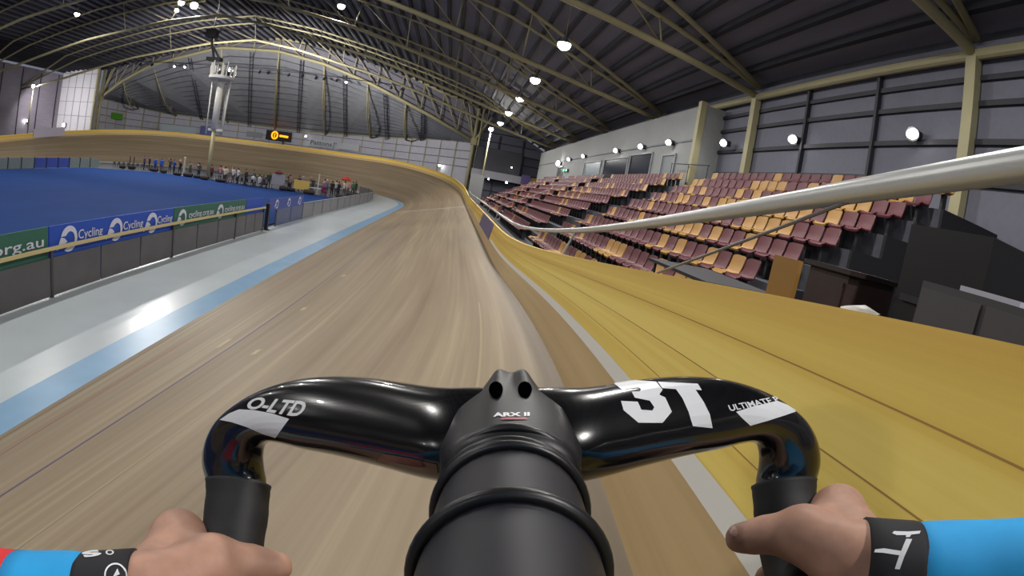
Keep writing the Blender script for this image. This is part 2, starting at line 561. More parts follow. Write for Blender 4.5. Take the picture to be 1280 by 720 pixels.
# right wall with columns, girts, eave beam
XW = 18.2
mb = MB()
mb.box((XW, -42, 0), (XW + .25, 67.6, 10.9))
wrt = struct(mb, 'wall_right', mat('right_cladding', (112, 113, 126), .75, noise=.05), 'grey panelled wall behind the seating on the right', 'wall')
for z in (6.75, 7.9, 9.0, 9.75):
    MB().beam((XW - .06, -42, z), (XW - .06, 67.5, z), .12, .16).build('girt', M_dark, wrt)
COLY = [-25.6, -14.0, -2.4, 9.2, 20.8, 32.4, 44.2, 55.8]
for y in np.arange(-21.7, 60, 3.87):
    if min(abs(y - c) for c in COLY) > 0.7:
        MB().beam((XW - .1, y, 0), (XW - .1, y, 10.3), .12, .2, up=(1, 0, 0)).build('stud', M_dark, wrt)
for y in COLY:
    MB().beam((XW - .25, y, 0), (XW - .25, y, 10.5), .32, .36, up=(0, 1, 0)).build('column', M_cream, wrt)
MB().tube([(XW - .25, -42, 10.4), (XW - .25, 67.3, 10.4)], .17, 10).build('eave_beam', M_cream, wrt)

# control room wall with windows and door
RX = 16.95
mb = MB()
mb.box((RX, 12.6, 4.6), (RX + .2, 62.0, 10.15))
mb.box((RX, 12.4, 4.6), (XW, 12.6, 10.15))
rm = struct(mb, 'wall_room', M_whitew, 'off-white wall of the control room above the seats', 'wall')
MB().beam((RX - .1, 12.5, 4.6), (RX - .1, 12.5, 10.3), .34, .34).build('corner_post', M_cream, rm)
MB().beam((RX - .03, 12.6, 8.3), (RX - .03, 62, 8.3), .06, .1).build('trim_strip', mat('room_trim', (120, 124, 128), .7), rm)
def room_opening(nm, y0, y1, z0, z1, m, label, cat):
    o = tag(MB().box((RX - .05, y0, z0), (RX + .03, y1, z1)).build(nm, m), label, cat, kind='structure')
    fr = MB()
    for a, b in (((y0, z0), (y1, z0)), ((y1, z0), (y1, z1)), ((y1, z1), (y0, z1)), ((y0, z1), (y0, z0))):
        fr.beam((RX - .06, a[0], a[1]), (RX - .06, b[0], b[1]), .1, .1)
    fr.build('window_frame' if 'window' in nm else 'door_frame', mat('room_frame', (150, 154, 156), .6), o)
    return o
room_opening('window_1', 18.4, 22.4, 5.2, 7.85, M_glass, 'dark control room window nearest the stairs', 'window')
room_opening('window_2', 22.8, 28.6, 5.2, 7.75, M_glass, 'wide dark control room window left of the nearest one', 'window')
room_opening('window_3', 29.6, 35.0, 5.2, 7.7, mat('pale_glazing', (104, 118, 128), .3), 'pale grey control room window between dark window and far lamp', 'window')
room_opening('door_1', 14.9, 16.7, 5.1, 7.6, mat('grey_door', (108, 116, 118), .5), 'grey door at the near end of the control room wall', 'door')
room_opening('door_2', 44.5, 47.5, 5.0, 7.6, M_black, 'dark doorway at the far end of the control room wall', 'door')

# concourse behind the fence and the stepped stand
mb = MB()
mb.box((7.15, -42, 0), (18.2, 67.4, 1.45))
struct(mb, 'floor_concourse', mat('concourse', (58, 58, 64), .8, noise=.1), 'dark concourse floor behind the track fence', 'floor')
NROW, X0, Z0, PXR, PZR = 9, 8.75, 1.98, 0.9, 0.49
YB = [(-3.6, 8.9), (11.8, 24.0), (25.6, 38.0), (39.6, 52.0)]
mb = MB()
prof = [(X0 - .5, 1.45)]
for k in range(NROW):
    prof += [(X0 - .5 + k * PXR, Z0 - .42 + k * PZR), (X0 + .4 + k * PXR, Z0 - .42 + k * PZR)]
prof += [(18.1, Z0 - .42 + (NROW - 1) * PZR), (18.1, 1.45)]
mb.loft([[(x, y, z) for x, z in prof] for y in (-3.7, 53.0)])
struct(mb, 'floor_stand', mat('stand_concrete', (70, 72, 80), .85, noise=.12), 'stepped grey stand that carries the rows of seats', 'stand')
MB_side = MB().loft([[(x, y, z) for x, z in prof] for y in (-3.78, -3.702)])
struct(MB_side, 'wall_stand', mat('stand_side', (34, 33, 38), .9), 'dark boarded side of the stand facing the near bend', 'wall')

# pillar, gallery front, dark screen at the far end of the stand
mb = MB(); mb.box((7.25, 57.4, 0), (9.1, 59.0, 5.25))
struct(mb, 'pillar', M_whitew, 'white square pillar at the end of the straight', 'pillar')
mb = MB(); mb.box((7.4, 65.2, 5.1), (17.9, 66.2, 6.25))
struct(mb, 'wall_gallery', mat('gallery_front', (150, 150, 158), .8), 'pale grey gallery front below the dark screen', 'wall')

# ================================================================== ROOF STEELWORK
def member(p, q, r, name, parent, m=M_cream, n=6):
    return MB().tube([p, q], r, n).build(name, m, parent, smooth=True)
def polytube(pts, r, name, parent, m=M_cream, n=7):
    return MB().tube(pts, r, n).build(name, m, parent, smooth=True)

TRY = [-14.0, -2.4, 9.2, 20.8, 32.4, 44.2, 55.8]
order = ['behind the rider', 'nearest ahead of the rider', 'second', 'third', 'fourth', 'fifth', 'sixth']
def cross_truss(y, label):
    t = thing('roof_truss', label, 'roof truss', (XM, y, 10.4), 'cross trusses under the roof')
    bx = [18.0, 12.8, 8.0, 3.5, -1, -6.0, -12.4, -19.0, -25.7]
    full = bx + [2 * XM - x for x in reversed(bx[:-1])]
    polytube([(x, y, botz(x)) for x in full], .17, 'bottom_chord', t)
    for sy in (-1, 1):
        tx = [18.0, 12.0, 6.8, 0.0, -8.6, -16.6, -25.7]
        ft = tx + [2 * XM - x for x in reversed(tx[:-1])]
        polytube([(x, y + sy * min(1.6, .05 + abs(abs(x - XM) - 43.7) * .14), topz(x) + .02) for x in ft], .13, 'top_chord', t)
    for i in range(1, len(full) - 1):
        x = full[i]
        if x < -45: continue
        o = min(1.6, .05 + abs(abs(x - XM) - 43.7) * .14)
        member((x, y, botz(x)), (x, y + (o if i % 2 else -o), topz(x)), .05, 'web', t, n=5)
        x2 = full[i + 1]
        if x2 < -45: continue
        o2 = min(1.6, .05 + abs(abs(x2 - XM) - 43.7) * .14)
        member((x, y, botz(x)), (x2, y + (-o2 if i % 2 else o2), topz(x2)), .045, 'web', t, n=5)
    return t
for y, od in zip(TRY, order):
    cross_truss(y, 'cream tubular roof truss across the hall, ' + (od if 'rider' in od else od + ' ahead of the rider'))

# big truss at the rounded end
bt = thing('roof_truss', 'deep arched cream truss closing the hall before the rounded end', 'roof truss', (XM, YM, 10.4))
polytube([(x, YM - .1, z) for x, z in zip(MBX, MBZ)], .27, 'bottom_chord', bt, n=8)
polytube([(x, YM - .1, z) for x, z in zip(MTX, MTZ)], .22, 'top_chord', bt, n=8)
polytube([(x, YM - 2.6, z + .3) for x, z in zip(MTX, MTZ)], .16, 'top_chord', bt, n=8)
wx = [7.0, 4.2, 1.2, -2.0, -5.6, -9.5, -13.5, -18, -22.3, -26.5, -31, -36, -41, -46, -50, -54, -57.5, -60.3]
for i, x in enumerate(wx):
    member((x, YM - .1, mbz(x)), (x, YM - .1, mtz(x)), .09, 'web', bt, n=6)
    if i < len(wx) - 1:
        x2 = wx[i + 1]
        if x > XM:
            member((x, YM - .1, mbz(x)), (x2, YM - .1, mtz(x2)), .09, 'web', bt, n=6)
        else:
            member((x2, YM - .1, mbz(x2)), (x, YM - .1, mtz(x)), .09, 'web', bt, n=6)
def pylon(x, label):
    t = thing('roof_pylon', label, 'pylon', (x, YM, 0))
    member((x, YM - .2, 0), (x, YM - .2, 16.2), .26, 'post', t, n=8)
    sgn = 1 if x > XM else -1
    member((x + .75 * sgn, YM - .5, 0), (x + .75 * sgn, YM - .5, 15.8), .16, 'post', t, n=8)
    member((x, YM - .3, 10.4), (x + 2.6 * sgn, YM - .4, 15.5), .15, 'strut', t)
    member((x, YM - .3, 10.4), (x - 1.8 * sgn, YM - .2, 16.2), .13, 'strut', t)
    MB().box((x - .45, YM - .65, 9.9), (x + .45, YM + .05, 10.9)).build('joint_plate', M_cream, t)
pylon(7.0, 'cream steel pylon carrying the right foot of the arched truss')
pylon(-60.3, 'cream steel pylon carrying the left foot of the arched truss')

# hip rafters fanning from the big truss to the end wall
hip_x = [-4.5, -11.0, -18.5, -26.5, -37.0, -50.0, -56.0]
hip_e = [(-5.0, 81.9, 10.1), (-12.5, 87.1, 9.8), (-22.5, 90.3, 9.35), (-34.0, 91.6, 9.25), (-45, 91.4, 9.5), (-56.0, 88.2, 9.75), (-61.2, 81, 10.1)]
hl = ['first from the right', 'second from the right', 'third from the right', 'in the middle of the fan', 'third from the left', 'second from the left', 'first from the left']
for x, e, l in zip(hip_x, hip_e, hl):
    a = np.array([x, YM + .1, mbz(x)]); b = np.array(e) - [0, 0, .25]
    t = thing('hip_rafter', 'cream trussed rafter under the end roof, ' + l, 'rafter', tuple(b * [1, 1, 0] + [0, 0, b[2]]), 'trussed rafters fanning to the end wall')
    mid = a * .5 + b * .5 - np.array([0, 0, 1.7])
    polytube([a, a * .72 + b * .28 - [0, 0, 1.25], mid, a * .25 + b * .75 - [0, 0, 1.2], b], .13, 'bottom_chord', t)
    polytube([a + [0, 0, -.1], b + [0, 0, .1]], .12, 'top_chord', t)
    for f in (.28, .5, .75):
        q = a * (1 - f) + b * f
        dz = 1.25 if f < .4 else (1.7 if f < .6 else 1.2)
        member(q - [0, 0, dz], q - [0, 0, .1], .06, 'web', t)
# dark lattice ladders between them
lad_x = [-1.5, -8.0, -15.0, -22.5, -31.5, -43.0]
lad_e = [(-1.8, 79.0, 10.3), (-9.0, 85.4, 9.9), (-18.0, 89.3, 9.6), (-28.5, 91.0, 9.2), (-40.0, 91.9, 9.3), (-51.0, 90.6, 9.6)]
ll = ['first from the right', 'second from the right', 'third from the right', 'third from the left', 'second from the left', 'first from the left']
for x, e, l in zip(lad_x, lad_e, ll):
    a = np.array([x, YM + .6, mbz(x) - .35]); b = np.array(e) - [0, 0, .35]
    t = thing('lattice_girder', 'dark lattice girder under the end roof, ' + l, 'girder', tuple(b), 'dark lattice girders under the end roof')
    d = nrm(b - a); sd = nrm(np.cross(d, (0, 0, 1))) * .28
    for q in (-1, 1):
        polytube([a + q * sd, b + q * sd], .06, 'rail', t, M_dark, 5)
    n = 22
    m_ = MB()
    for i in range(n):
        p = a + (b - a) * (i / n); q = a + (b - a) * ((i + 1) / n)
        m_.tube([p - sd, q + sd], .03, 4)
        m_.tube([q + sd, q - sd], .03, 4)
    m_.build('lacing', M_dark, t)

# ================================================================== LAMPS
def area_lamp(parent, loc, w, size, col=LAMP_COL, direction=None, spread=180):
    L = bpy.data.lights.new('lamp_light', 'AREA')
    L.shape = 'DISK'
    L.size = size
    L.energy = w
    L.color = col
    L.spread = math.radians(spread)
    o = bpy.data.objects.new('lamp_light', L)
    COL.objects.link(o)
    if parent is not None:
        o.parent = parent
        o.location = Vector(loc) - parent.location
    else:
        o.location = loc
    if direction is not None:
        o.rotation_euler = Vector(direction).to_track_quat('-Z', 'Y').to_euler()
    return o

def high_bay(x, y, z, label, group, hang=True, w=LAMP_W, tilt=(0, 0, -1), r=.36, ztop=None):
    t = thing('hanging_lamp', label, 'lamp', (x, y, z), group)
    d = nrm(tilt)
    MB().lathe([(.08, .46), (.13, .44), (.16, .26), (r * 1.05, .02), (r * 1.05, 0.0)], (x, y, z), 16, -d).build('lamp_housing', mat('lamp_metal', (150, 152, 156), .4, .6), t, smooth=40)
    c = np.array((x, y, z)) + d * .02
    MB().lathe([(r * .98, -.015), (r * .99, .06), (r * .86, r * .55), (r * .5, r * .85), (.02, r)], c, 18, d).build('lens', M_lampglow, t, smooth=True)
    if hang:
        MB().tube([np.array((x, y, z)) - d * .44, (x, y, ztop if ztop else topz(x) + .3)], .022, 6).build('hanging_rod', M_cream, t)
    area_lamp(t, np.array((x, y, z)) + d * (r + .06), w, r * 2, direction=d)
    return t
lab = ['second nearest', 'third', 'fourth', 'fifth', 'farthest hanging']
high_bay(9.5, 5.2, 12.0, 'hanging round white lamp over the seats, nearest of the row and at the top edge', 'lamps in a row over the right side of the track', w=LAMP_W * .62)
for y, l in zip((14.7, 24.3, 32.6, 42.0, 51.4), ('biggest and brightest in view', 'second in view', 'third in view', 'fourth in view', 'fifth in view')):
    high_bay(9.5, y, 12.0, 'hanging round white lamp over the right side, ' + l + ' of the row', 'lamps in a row over the right side of the track', w=LAMP_W * .62)
for y in (-4.3, -13.8, -23.3):
    high_bay(9.5, y, 12.0, 'hanging round white lamp over the near bend beside or behind the rider', 'lamps beside and behind the rider', w=LAMP_W * .7)
for x, y in ((-8, -22), (-8, -4), (-8, 15), (-8, 34), (-26, -22), (-26, -2), (-26, 20), (-26, 36), (-44, -22), (-44, -2), (-44, 20), (-44, 40)):
    high_bay(x, y, 18.2, 'hanging lamp high over the blue infield, above the picture', 'lamps high over the infield', w=LAMP_W * 1.15)
def hub_lamp(x, y, z, label, r):
    return high_bay(x, y, z, label, 'pair of bright lamps at the roof ridge', w=LAMP_W * 1.9, tilt=(.3, -.45, -1), r=r)
hub_lamp(-30.6, 46.0, 20.9, 'big bright lamp high at the roof ridge', .5)
hub_lamp(-33.0, 46.0, 20.2, 'smaller bright lamp beside the big one at the roof ridge', .28)
br = thing('lamp_bracket', 'pale steel bracket holding the two ridge lamps', 'bracket', (-31.5, 46.4, 21.2))
MB().beam((-34.2, 46.5, 20.9), (-29.4, 46.5, 21.6), .3, .14).build('arm', M_cream, br)
MB().tube([(-31.5, 46.5, 21.3), (-31.5, 46.5, topz(-31.5) + .3)], .05, 6).build('rod', M_cream, br)

# lamps on poles beyond the banking
def pole_lamp(x, y, z, label, w, d=(0.0, -.6, -.7)):
    t = thing('lamp_post', label, 'lamp post', (x, y, 0), 'tall lamp posts beyond the track')
    MB().tube([(x, y, 0), (x, y, z - .2)], [.13, .09], 8).build('post', M_cream, t, smooth=True)
    MB().lathe([(.1, .4), (.2, .3), (.36, .02)], (x, y, z - .05), 14, (-.0, .3, .8)).build('lamp_housing', MATS['lamp_metal'], t, smooth=40)
    d = nrm(d)
    MB().ball((x, y - .06, z - .08), (.34, .2, .34), 14, 8).build('lens', M_lampglow, t, smooth=True)
    area_lamp(t, np.array((x, y, z - .1)) + d * .45, w, .6, direction=d)
pole_lamp(9.0, 61.3, 12.2, 'tall cream lamp post by the white pillar with round lamp on top', LAMP_W)
pole_lamp(-65.5, 55.0, 11.0, 'tall cream lamp post at the far left beyond the track', LAMP_W * 1.0, (.25, .75, -.6))

# wall lamps along the right wall
wl_pts = [(-.46, 8.08, 17.8), (5.7, 8.14, 17.8), (11.0, 8.2, 17.6), (15.5, 8.25, 16.6), (20.0, 8.28, 16.6), (25.2, 8.29, 16.6), (35.0, 8.31, 16.6), (41.0, 8.25, 16.6)]
wlab = ['first and nearest, on the panelled wall', 'second, on the panelled wall', 'third, by the room corner', 'fourth, above the grey door', 'fifth, above the dark windows', 'sixth, above the dark windows', 'seventh, past the pale window', 'eighth and smallest']
for (y, z, x), l in zip(wl_pts, wlab):
    t = thing('wall_lamp', 'small white lamp in the row behind the seats, ' + l, 'wall lamp', (x, y, z), 'small lamps in a row behind the seats')
    MB().box((x + .02, y - .1, z - .12), (x + .36, y + .1, z + .14)).build('bracket', M_dark, t)
    MB().lathe([(.12, -.2), (.2, -.1), (.23, .04)], (x, y, z), 12, (-.8, -.25, -.4)).build('lamp_housing', MATS['lamp_metal'], t, smooth=40)
    MB().ball((x - .03, y - .01, z - .02), (.17, .2, .15), 12, 8).build('lens', M_lampglow, t, smooth=True)
    area_lamp(t, (x - .3, y - .06, z - .14), 18, .3, direction=(-.8, -.1, -.6))
t = thing('wall_lamp', 'wide white floodlight over the dark doorway at the far end of the seats', 'floodlight', (16.6, 46.0, 8.0))
MB().box((16.55, 45.6, 7.8), (16.9, 46.4, 8.15)).build('lamp_housing', M_dark, t)
MB().ball((16.5, 46.0, 7.95), (.2, .62, .3), 14, 8).build('lens', M_lampglow, t, smooth=True)
area_lamp(t, (16.1, 46, 7.8), 60, .4, direction=(-.6, -.3, -.8))
for y, l in ((44.2, 'nearer'), (42.9, 'farther')):
    t = thing('exit_light', 'small green light by the far doorway, the %s of two' % l, 'green light', (16.85, y - 1.0, 7.1), 'green lights by the far doorway')
    MB().box((16.75, y - 1.35, 6.95), (16.93, y - .65, 7.25)).build('housing', M_dark, t)
    MB().box((16.71, y - 1.3, 6.99), (16.74, y - .7, 7.21)).build('lens', mat('green_glow', (120, 235, 170), .4, emit=2.0), t)

# line of small stage lights hung across the rounded end
sl_rod = thing('light_bar', 'thin dark bar hung across the hall carrying small spotlights', 'light bar', (XM, 66.0, 16.9))
MB().tube([(-66, 66, 16.9), (-5.5, 66, 16.9)], .05, 6).build('bar', M_dark, sl_rod)
for x in (-60, -45, -30, -12):
    MB().tube([(x, 66, 16.9), (x, 66.2, max(mtz(x), 17.2) + .2)], .02, 5).build('hanger', M_dark, sl_rod)
lit = {-64.95: 1, -64.3: 1, -60.58: 1, -44.32: 1, -42.24: 1}
xs_sp = [-64.95, -64.3, -62.9, -60.58, -55, -51.5, -49.0, -44.32, -42.24, -28.45, -26.92, -23.46, -21.18, -18.92, -17.62, -15.54, -14.0, -6.93]
for i, x in enumerate(xs_sp):
    on = x in lit or i == 16
    t = thing('spotlight', 'small %s spotlight on the light bar, number %d from the left' % ('lit' if on else 'dark unlit', i + 1), 'spotlight', (x, 66.0, 16.5), 'spotlights on the light bar')
    MB().lathe([(.1, -.3), (.17, -.2), (.2, .25)], (x, 65.95, 16.45), 10, (0, -.75, -.65)).build('lamp_housing', M_black, t, smooth=40)
    MB().lathe([(.185, .2), (.185, .28), (.1, .34)], (x, 65.95, 16.45), 10, (0, -.75, -.65)).build('lens', M_lampglow if on else M_glass, t)
    MB().tube([(x, 66, 16.5), (x, 66, 16.84)], .025, 5).build('clamp', M_dark, t)
    if on: area_lamp(t, (x, 65.6, 16.1), 60, .3, direction=(0, -.75, -.65), spread=90)
# small floodlights on the end wall and beyond
def flood(x, y, z, label, r=.2, w=25):
    t = thing('floodlight', label, 'floodlight', (x, y, z))
    MB().box((x - r, y, z - r), (x + r, y + .25, z + r)).build('lamp_housing', M_dark, t)
    MB().ball((x, y - .05, z), (r * .95, .12, r * .95), 10, 6).build('lens', M_lampglow, t, smooth=True)
    area_lamp(t, (x, y - .3, z), w, .3, direction=(0.1, -.8, -.5))
flood(-26.6, 90.6, 8.3, 'small lit floodlight on the end wall beside the orange display', .22)
flood(2.2, 73.8, 6.0, 'small lit floodlight on the end wall near the right pylon', .22)
flood(-67.1, 65.6, 5.2, 'lit floodlight low on the bright wall at the far left', .38)
flood(-69.2, 58.0, 5.4, 'small lit floodlight on the left wall near the lamp post', .2)
flood(10.2, 65.25, 5.0, 'tiny light under the gallery front by the pillar', .1, 8)
flood(13.4, 65.65, 7.4, 'tiny light at the right of the dark screen', .1, 8)
flood(13.0, 65.25, 4.95, 'tiny white light under the gallery at the right', .16, 8)

# ================================================================== SIGNS, BANNERS, DISPLAY
scr = thing('screen', 'large dark grey screen hung over the gallery front', 'screen', (11.1, 66.0, 6.3))
MB().box((7.75, 65.9, 6.3), (14.8, 66.1, 9.7)).build('screen_panel', mat('screen_grey', (62, 63, 72), .6), scr)
MB().box((7.65, 66.1, 6.2), (14.9, 66.25, 9.8)).build('frame', M_dark, scr)
for x0, x1, z0, z1, rgb, l in ((15.1, 16.5, 5.2, 6.6, (96, 78, 130), 'purple sign board right of the gallery front'), (16.7, 17.5, 5.3, 6.4, (140, 128, 60), 'small yellow-green sign board right of the purple one')):
    b = thing('sign_board', l, 'sign', ((x0 + x1) / 2, 65.6, z0))
    MB().box((x0, 65.08, z0), (x1, 65.14, z1)).build('board', mat('sign_%d' % rgb[0], rgb, .6), b)
    MB().box((x0 + .2, 65.14, z0 + .2), (x1 - .2, 65.19, 6.2)).build('back_frame', M_dark, b)

def end_board(x0, x1, y0, y1, z0, z1, m, name, label, txt=None, tm=None, th=.5, tx=(.1, .9)):
    """board standing just in front of the end wall"""
    a, b = np.array([x0, y0, 0.]), np.array([x1, y1, 0.])
    d = nrm(b - a); n = np.array([d[1], -d[0], 0.])           # towards the infield
    n = n if n[1] < 0 else -n
    t = thing(name, label, 'advertising board', tuple((a + b) / 2 + [0, 0, z0]))
    m_ = MB()
    m_.add([a + [0, 0, z0], b + [0, 0, z0], b + [0, 0, z1], a + [0, 0, z1]] + [p - n * .06 for p in (a + [0, 0, z0], b + [0, 0, z0], b + [0, 0, z1], a + [0, 0, z1])],
           [(0, 1, 2, 3), (7, 6, 5, 4), (0, 4, 5, 1), (1, 5, 6, 2), (2, 6, 7, 3), (3, 7, 4, 0)])
    m_.build('board', m, t)
    if txt:
        L = b - a; H = z1 - z0
        m2 = MB()
        flat_text(m2, txt, a + L * tx[0] + [0, 0, z0 + H * (1 - th) / 2] + n * .02, L * (tx[1] - tx[0]), (0, 0, H * th), bold=.02)
        m2.build('lettering', tm, t)
    return t
M_adwhite = mat('board_white', (196, 200, 206), .6)
M_adgrey = mat('board_grey', (150, 156, 162), .6)
M_textg = mat('board_text', (96, 108, 116), .6)
g = end_board(-61.4, -60.9, 70.5, 75.6, 7.15, 8.35, mat('board_green', (84, 150, 40), .6), 'sign_board', 'bright green advertising board high on the far left end wall')
m_ = MB()
a_, b_ = np.array([-61.33, 71.3, 7.75]), np.array([-61.28, 71.8, 7.75])
m_.tube([np.array([-61.3 + .05 * 0, 71.7 + .42 * math.cos(q), 7.75 + .42 * math.sin(q)]) for q in np.linspace(.6, 5.6, 14)], .07, 5)
m_.build('emblem', mat('board_lime', (170, 205, 60), .6), g)
end_board(-58.2, -51.0, 85.6, 88.8, 5.75, 7.5, mat('board_pale', (182, 196, 206), .6), 'advertising_board', 'long pale blue advertising board left of the white tower')
pb = end_board(-50.2, -47.4, 89.1, 89.6, 5.8, 8.0, mat('board_violet', (104, 108, 172), .6), 'advertising_board', 'violet advertising board beside the white tower')
end_board(-40.2, -36.6, 91.4, 91.6, 6.9, 8.0, M_adgrey, 'advertising_board', 'grey advertising board between the tower and the orange display')
end_board(-25.6, -20.2, 90.2, 89.4, 6.6, 8.0, M_adwhite, 'advertising_board', 'white advertising board with grey lettering right of the orange display', 'Pattons', M_textg, .62, (.06, .94))
end_board(-19.4, -14.5, 89.0, 87.6, 6.6, 7.9, M_adwhite, 'advertising_board', 'plain white advertising board right of the lettered one')
# lap display
ld = thing('lap_display', 'black lap display with orange lit figures on the end wall', 'scoreboard', (-32.6, 91.0, 6.9))
MB().box((-35.4, 90.6, 6.75), (-29.8, 90.9, 8.7)).build('housing', M_black, ld)
MO = mat('orange_led', (255, 150, 20), .4, emit=2.2)
m_ = MB(); m_.tube([(-33.4 + .62 * math.cos(q), 90.55, 7.75 + .72 * math.sin(q)) for q in np.linspace(0, 2 * math.pi, 20)[:-1]], .17, 6, loop=True)
m_.build('digit', MO, ld)
MB().beam((-33.4, 90.55, 7.35), (-33.4, 90.55, 8.15), .16, .16).build('digit', MO, ld)
m_ = MB(); m_.beam((-32.3, 90.55, 7.75), (-30.4, 90.55, 7.68), .2, .42); m_.build('digit', MO, ld)
MB().beam((-31.4, 90.75, 6.75), (-31.4, 90.75, 0.0), .2, .2).build('stand', M_dark, ld)

# purple cloth on the fence
pu = thing('banner', 'purple banner fixed on the fence where the yellow boards end', 'banner', tuple(at_s(wall(.4), 8.4)), None)
sl = (S > 5.25) & (S < 12.0)
ribbon([wall(.30, -.012), wall(.6, -.012), wall(.86, -.012), wall(.86, -.004), wall(.30, -.004)], 'cloth', mat('purple_cloth', (96, 84, 118), .7, noise=.15, scale=2), sl=sl, parent=pu, close=True)

# rail on top of the fence
rl = thing('handrail', 'thick pale steel rail above the track fence', 'handrail', tuple(at_s(wall(FH), 0)))
M_rail = mat('rail_steel', (196, 198, 196), .32, .25)
RAILC = wall(1.1919, .12866)
ii = np.where((S > -24) & (S < 40))[0][::2]
MB().tube([RAILC[i] for i in ii], .033, 14).build('rail', M_rail, rl, smooth=True)
for s_ in (-20, -16.5, -13.2, -5.2, 6.8, 10.8, 14.8, 18.8, 22.8, 26.8, 30.8):
    a = at_s(wall(FH - .1, .06), s_); b = at_s(RAILC, s_)
    MB().tube([a, b], .014, 6).build('stanchion', M_rail, rl)
a = at_s(wall(FH, .05), -8.4); b = at_s(wall(1.17, .13), -9.5)
MB().tube([a, b], .006, 6).build('brace', mat('brace_steel', (120, 118, 118), .5, .4), rl)

# ================================================================== INFIELD BARRIER
bar = thing('barrier', 'low grey panelled barrier with cream rail beside the pale apron', 'barrier', (-3.72, 12, 0))
M_panel = mat('barrier_panel', (84, 82, 84), .45, noise=.12, scale=1.5)
POSTY = [-19.1, -13.4, -7.6, -1.9, 3.85, 9.0, 12.25]
for a, b in zip(POSTY[:-1], POSTY[1:]):
    n = 3
    for k in range(n):
        y0 = a + (b - a) * k / n + .03; y1 = a + (b - a) * (k + 1) / n - .03
        MB().box((-3.76, y0, .04), (-3.72, y1, .92)).build('panel', M_panel, bar)
for y in POSTY:
    MB().box((-3.79, y - .04, 0), (-3.70, y + .04, 1.16)).build('post', mat('barrier_post', (60, 60, 66), .6), bar)
MB().beam((-3.69, -20, 1.14), (-3.69, 12.3, 1.14), .07, .08).build('rail', mat('barrier_rail', (196, 178, 128), .5), bar)

# curved clear panels further on
cv = thing('barrier', 'grey see-through barrier following the bend past the black post', 'barrier', (-3.8, 20, 0))
CVC = flat(-3.85)
for s0 in np.arange(14.5, 62, 2.4):
    p, q = at_s(CVC, s0), at_s(CVC, s0 + 2.3)
    m_ = MB().beam(p + [0, 0, .48], q + [0, 0, .48], .03, .92)
    m_.build('panel', mat('barrier_blue', (48, 62, 108), .35) if s0 < 18 else mat('barrier_grey', (104, 104, 108), .35, noise=.1), cv)
MB().tube([at_s(CVC, s) + [0, 0, 1.0] for s in np.arange(14.5, 63, 1.2)], .03, 6).build('rail', mat('barrier_rail2', (140, 138, 134), .5), cv)
for s0 in np.arange(14.4, 63, 4.8):
    p = at_s(CVC, s0)
    MB().beam(p, p + [0, 0, 1.02], .06, .06).build('post', MATS['barrier_post'], cv)
bp = thing('gate_post', 'black upright post at the gap in the barrier', 'post', (-3.7, 12.7, 0))
MB().box((-3.78, 12.62, 0), (-3.62, 12.78, 1.3)).build('post', M_black, bp)
MB().box((-3.85, 12.55, 0), (-3.55, 12.85, .04)).build('base', M_black, bp)

M_bblue = mat('banner_blue', (30, 74, 178), .6, noise=.05)
M_bgreen = mat('banner_green', (46, 98, 82), .6, noise=.05)
M_bwhite = mat('banner_white', (205, 208, 226), .6)
def emblem(mb, y, z, r, x):
    # ring open at the lower left with a swept tail
    pts_o = [(y + r * math.cos(q), z + r * math.sin(q)) for q in np.linspace(-2.2, 2.9, 22)]
    pts_i = [(y + r * .12 + r * .56 * math.cos(q), z - r * .05 + r * .6 * math.sin(q)) for q in np.linspace(-2.0, 2.6, 22)]
    for i in range(21):
        mb.add([(x, *pts_o[i]), (x, *pts_o[i + 1]), (x, *pts_i[i + 1]), (x, *pts_i[i])], [(0, 1, 2, 3)])
    mb.add([(x, y - r * .98, z + r * .2), (x, y - r * .55, z + r * .1), (x, y - r * .2, z - r * .2), (x, y - r * 1.5, z - r * .75)], [(0, 1, 2, 3)])
def side_banner(y0, y1, z0, z1, m, label, items):
    t = thing('banner', label, 'banner', (-3.83, (y0 + y1) / 2, z0), 'banners hung along the infield barrier')
    MB().box((-3.84, y0, z0), (-3.80, y1, z1)).build('cloth', m, t)
    for kind, a, b, s in items:
        m_ = MB()
        if kind == 'o':
            emblem(m_, a, (z0 + z1) / 2, b, -3.785)
            m_.build('emblem', M_bwhite, t)
        else:
            flat_text(m_, s, (-3.785, a, (z0 + z1) / 2 - .13), (0, b - a, 0), (0, 0, .3), bold=.01)
            m_.build('lettering', M_bwhite, t)
side_banner(-7.4, -1.95, .9, 1.62, M_bgreen, 'green banner on the infield barrier at the left edge of the picture', [('t', -5.6, -2.1, 'cycling.org.au'), ('o', -6.3, .3, 0)])
side_banner(-1.9, 3.9, .9, 1.62, M_bblue, 'blue banner with three white emblems on the infield barrier', [('o', -1.2, .31, 0), ('t', -.85, .15, 'Cycling'), ('o', .75, .31, 0), ('t', 1.1, 2.1, 'Cycling'), ('o', 2.6, .31, 0), ('t', 2.92, 3.82, 'Cycling')])
side_banner(3.95, 10.1, .9, 1.62, M_bgreen, 'green banner with white lettering on the infield barrier', [('o', 4.5, .28, 0), ('t', 4.95, 6.9, 'cycling.org.au'), ('o', 7.5, .28, 0), ('t', 7.9, 9.9, 'cycling.org.au')])
side_banner(10.15, 12.2, .9, 1.62, M_bblue, 'short plain blue banner before the black gate post', [])
side_banner(13.0, 19.0, .9, 1.5, mat('banner_indigo', (58, 74, 150), .6), 'indigo banner with pale emblems past the black gate post', [('o', 14.2, .24, 0), ('o', 16.2, .24, 0), ('o', 18.2, .24, 0)])

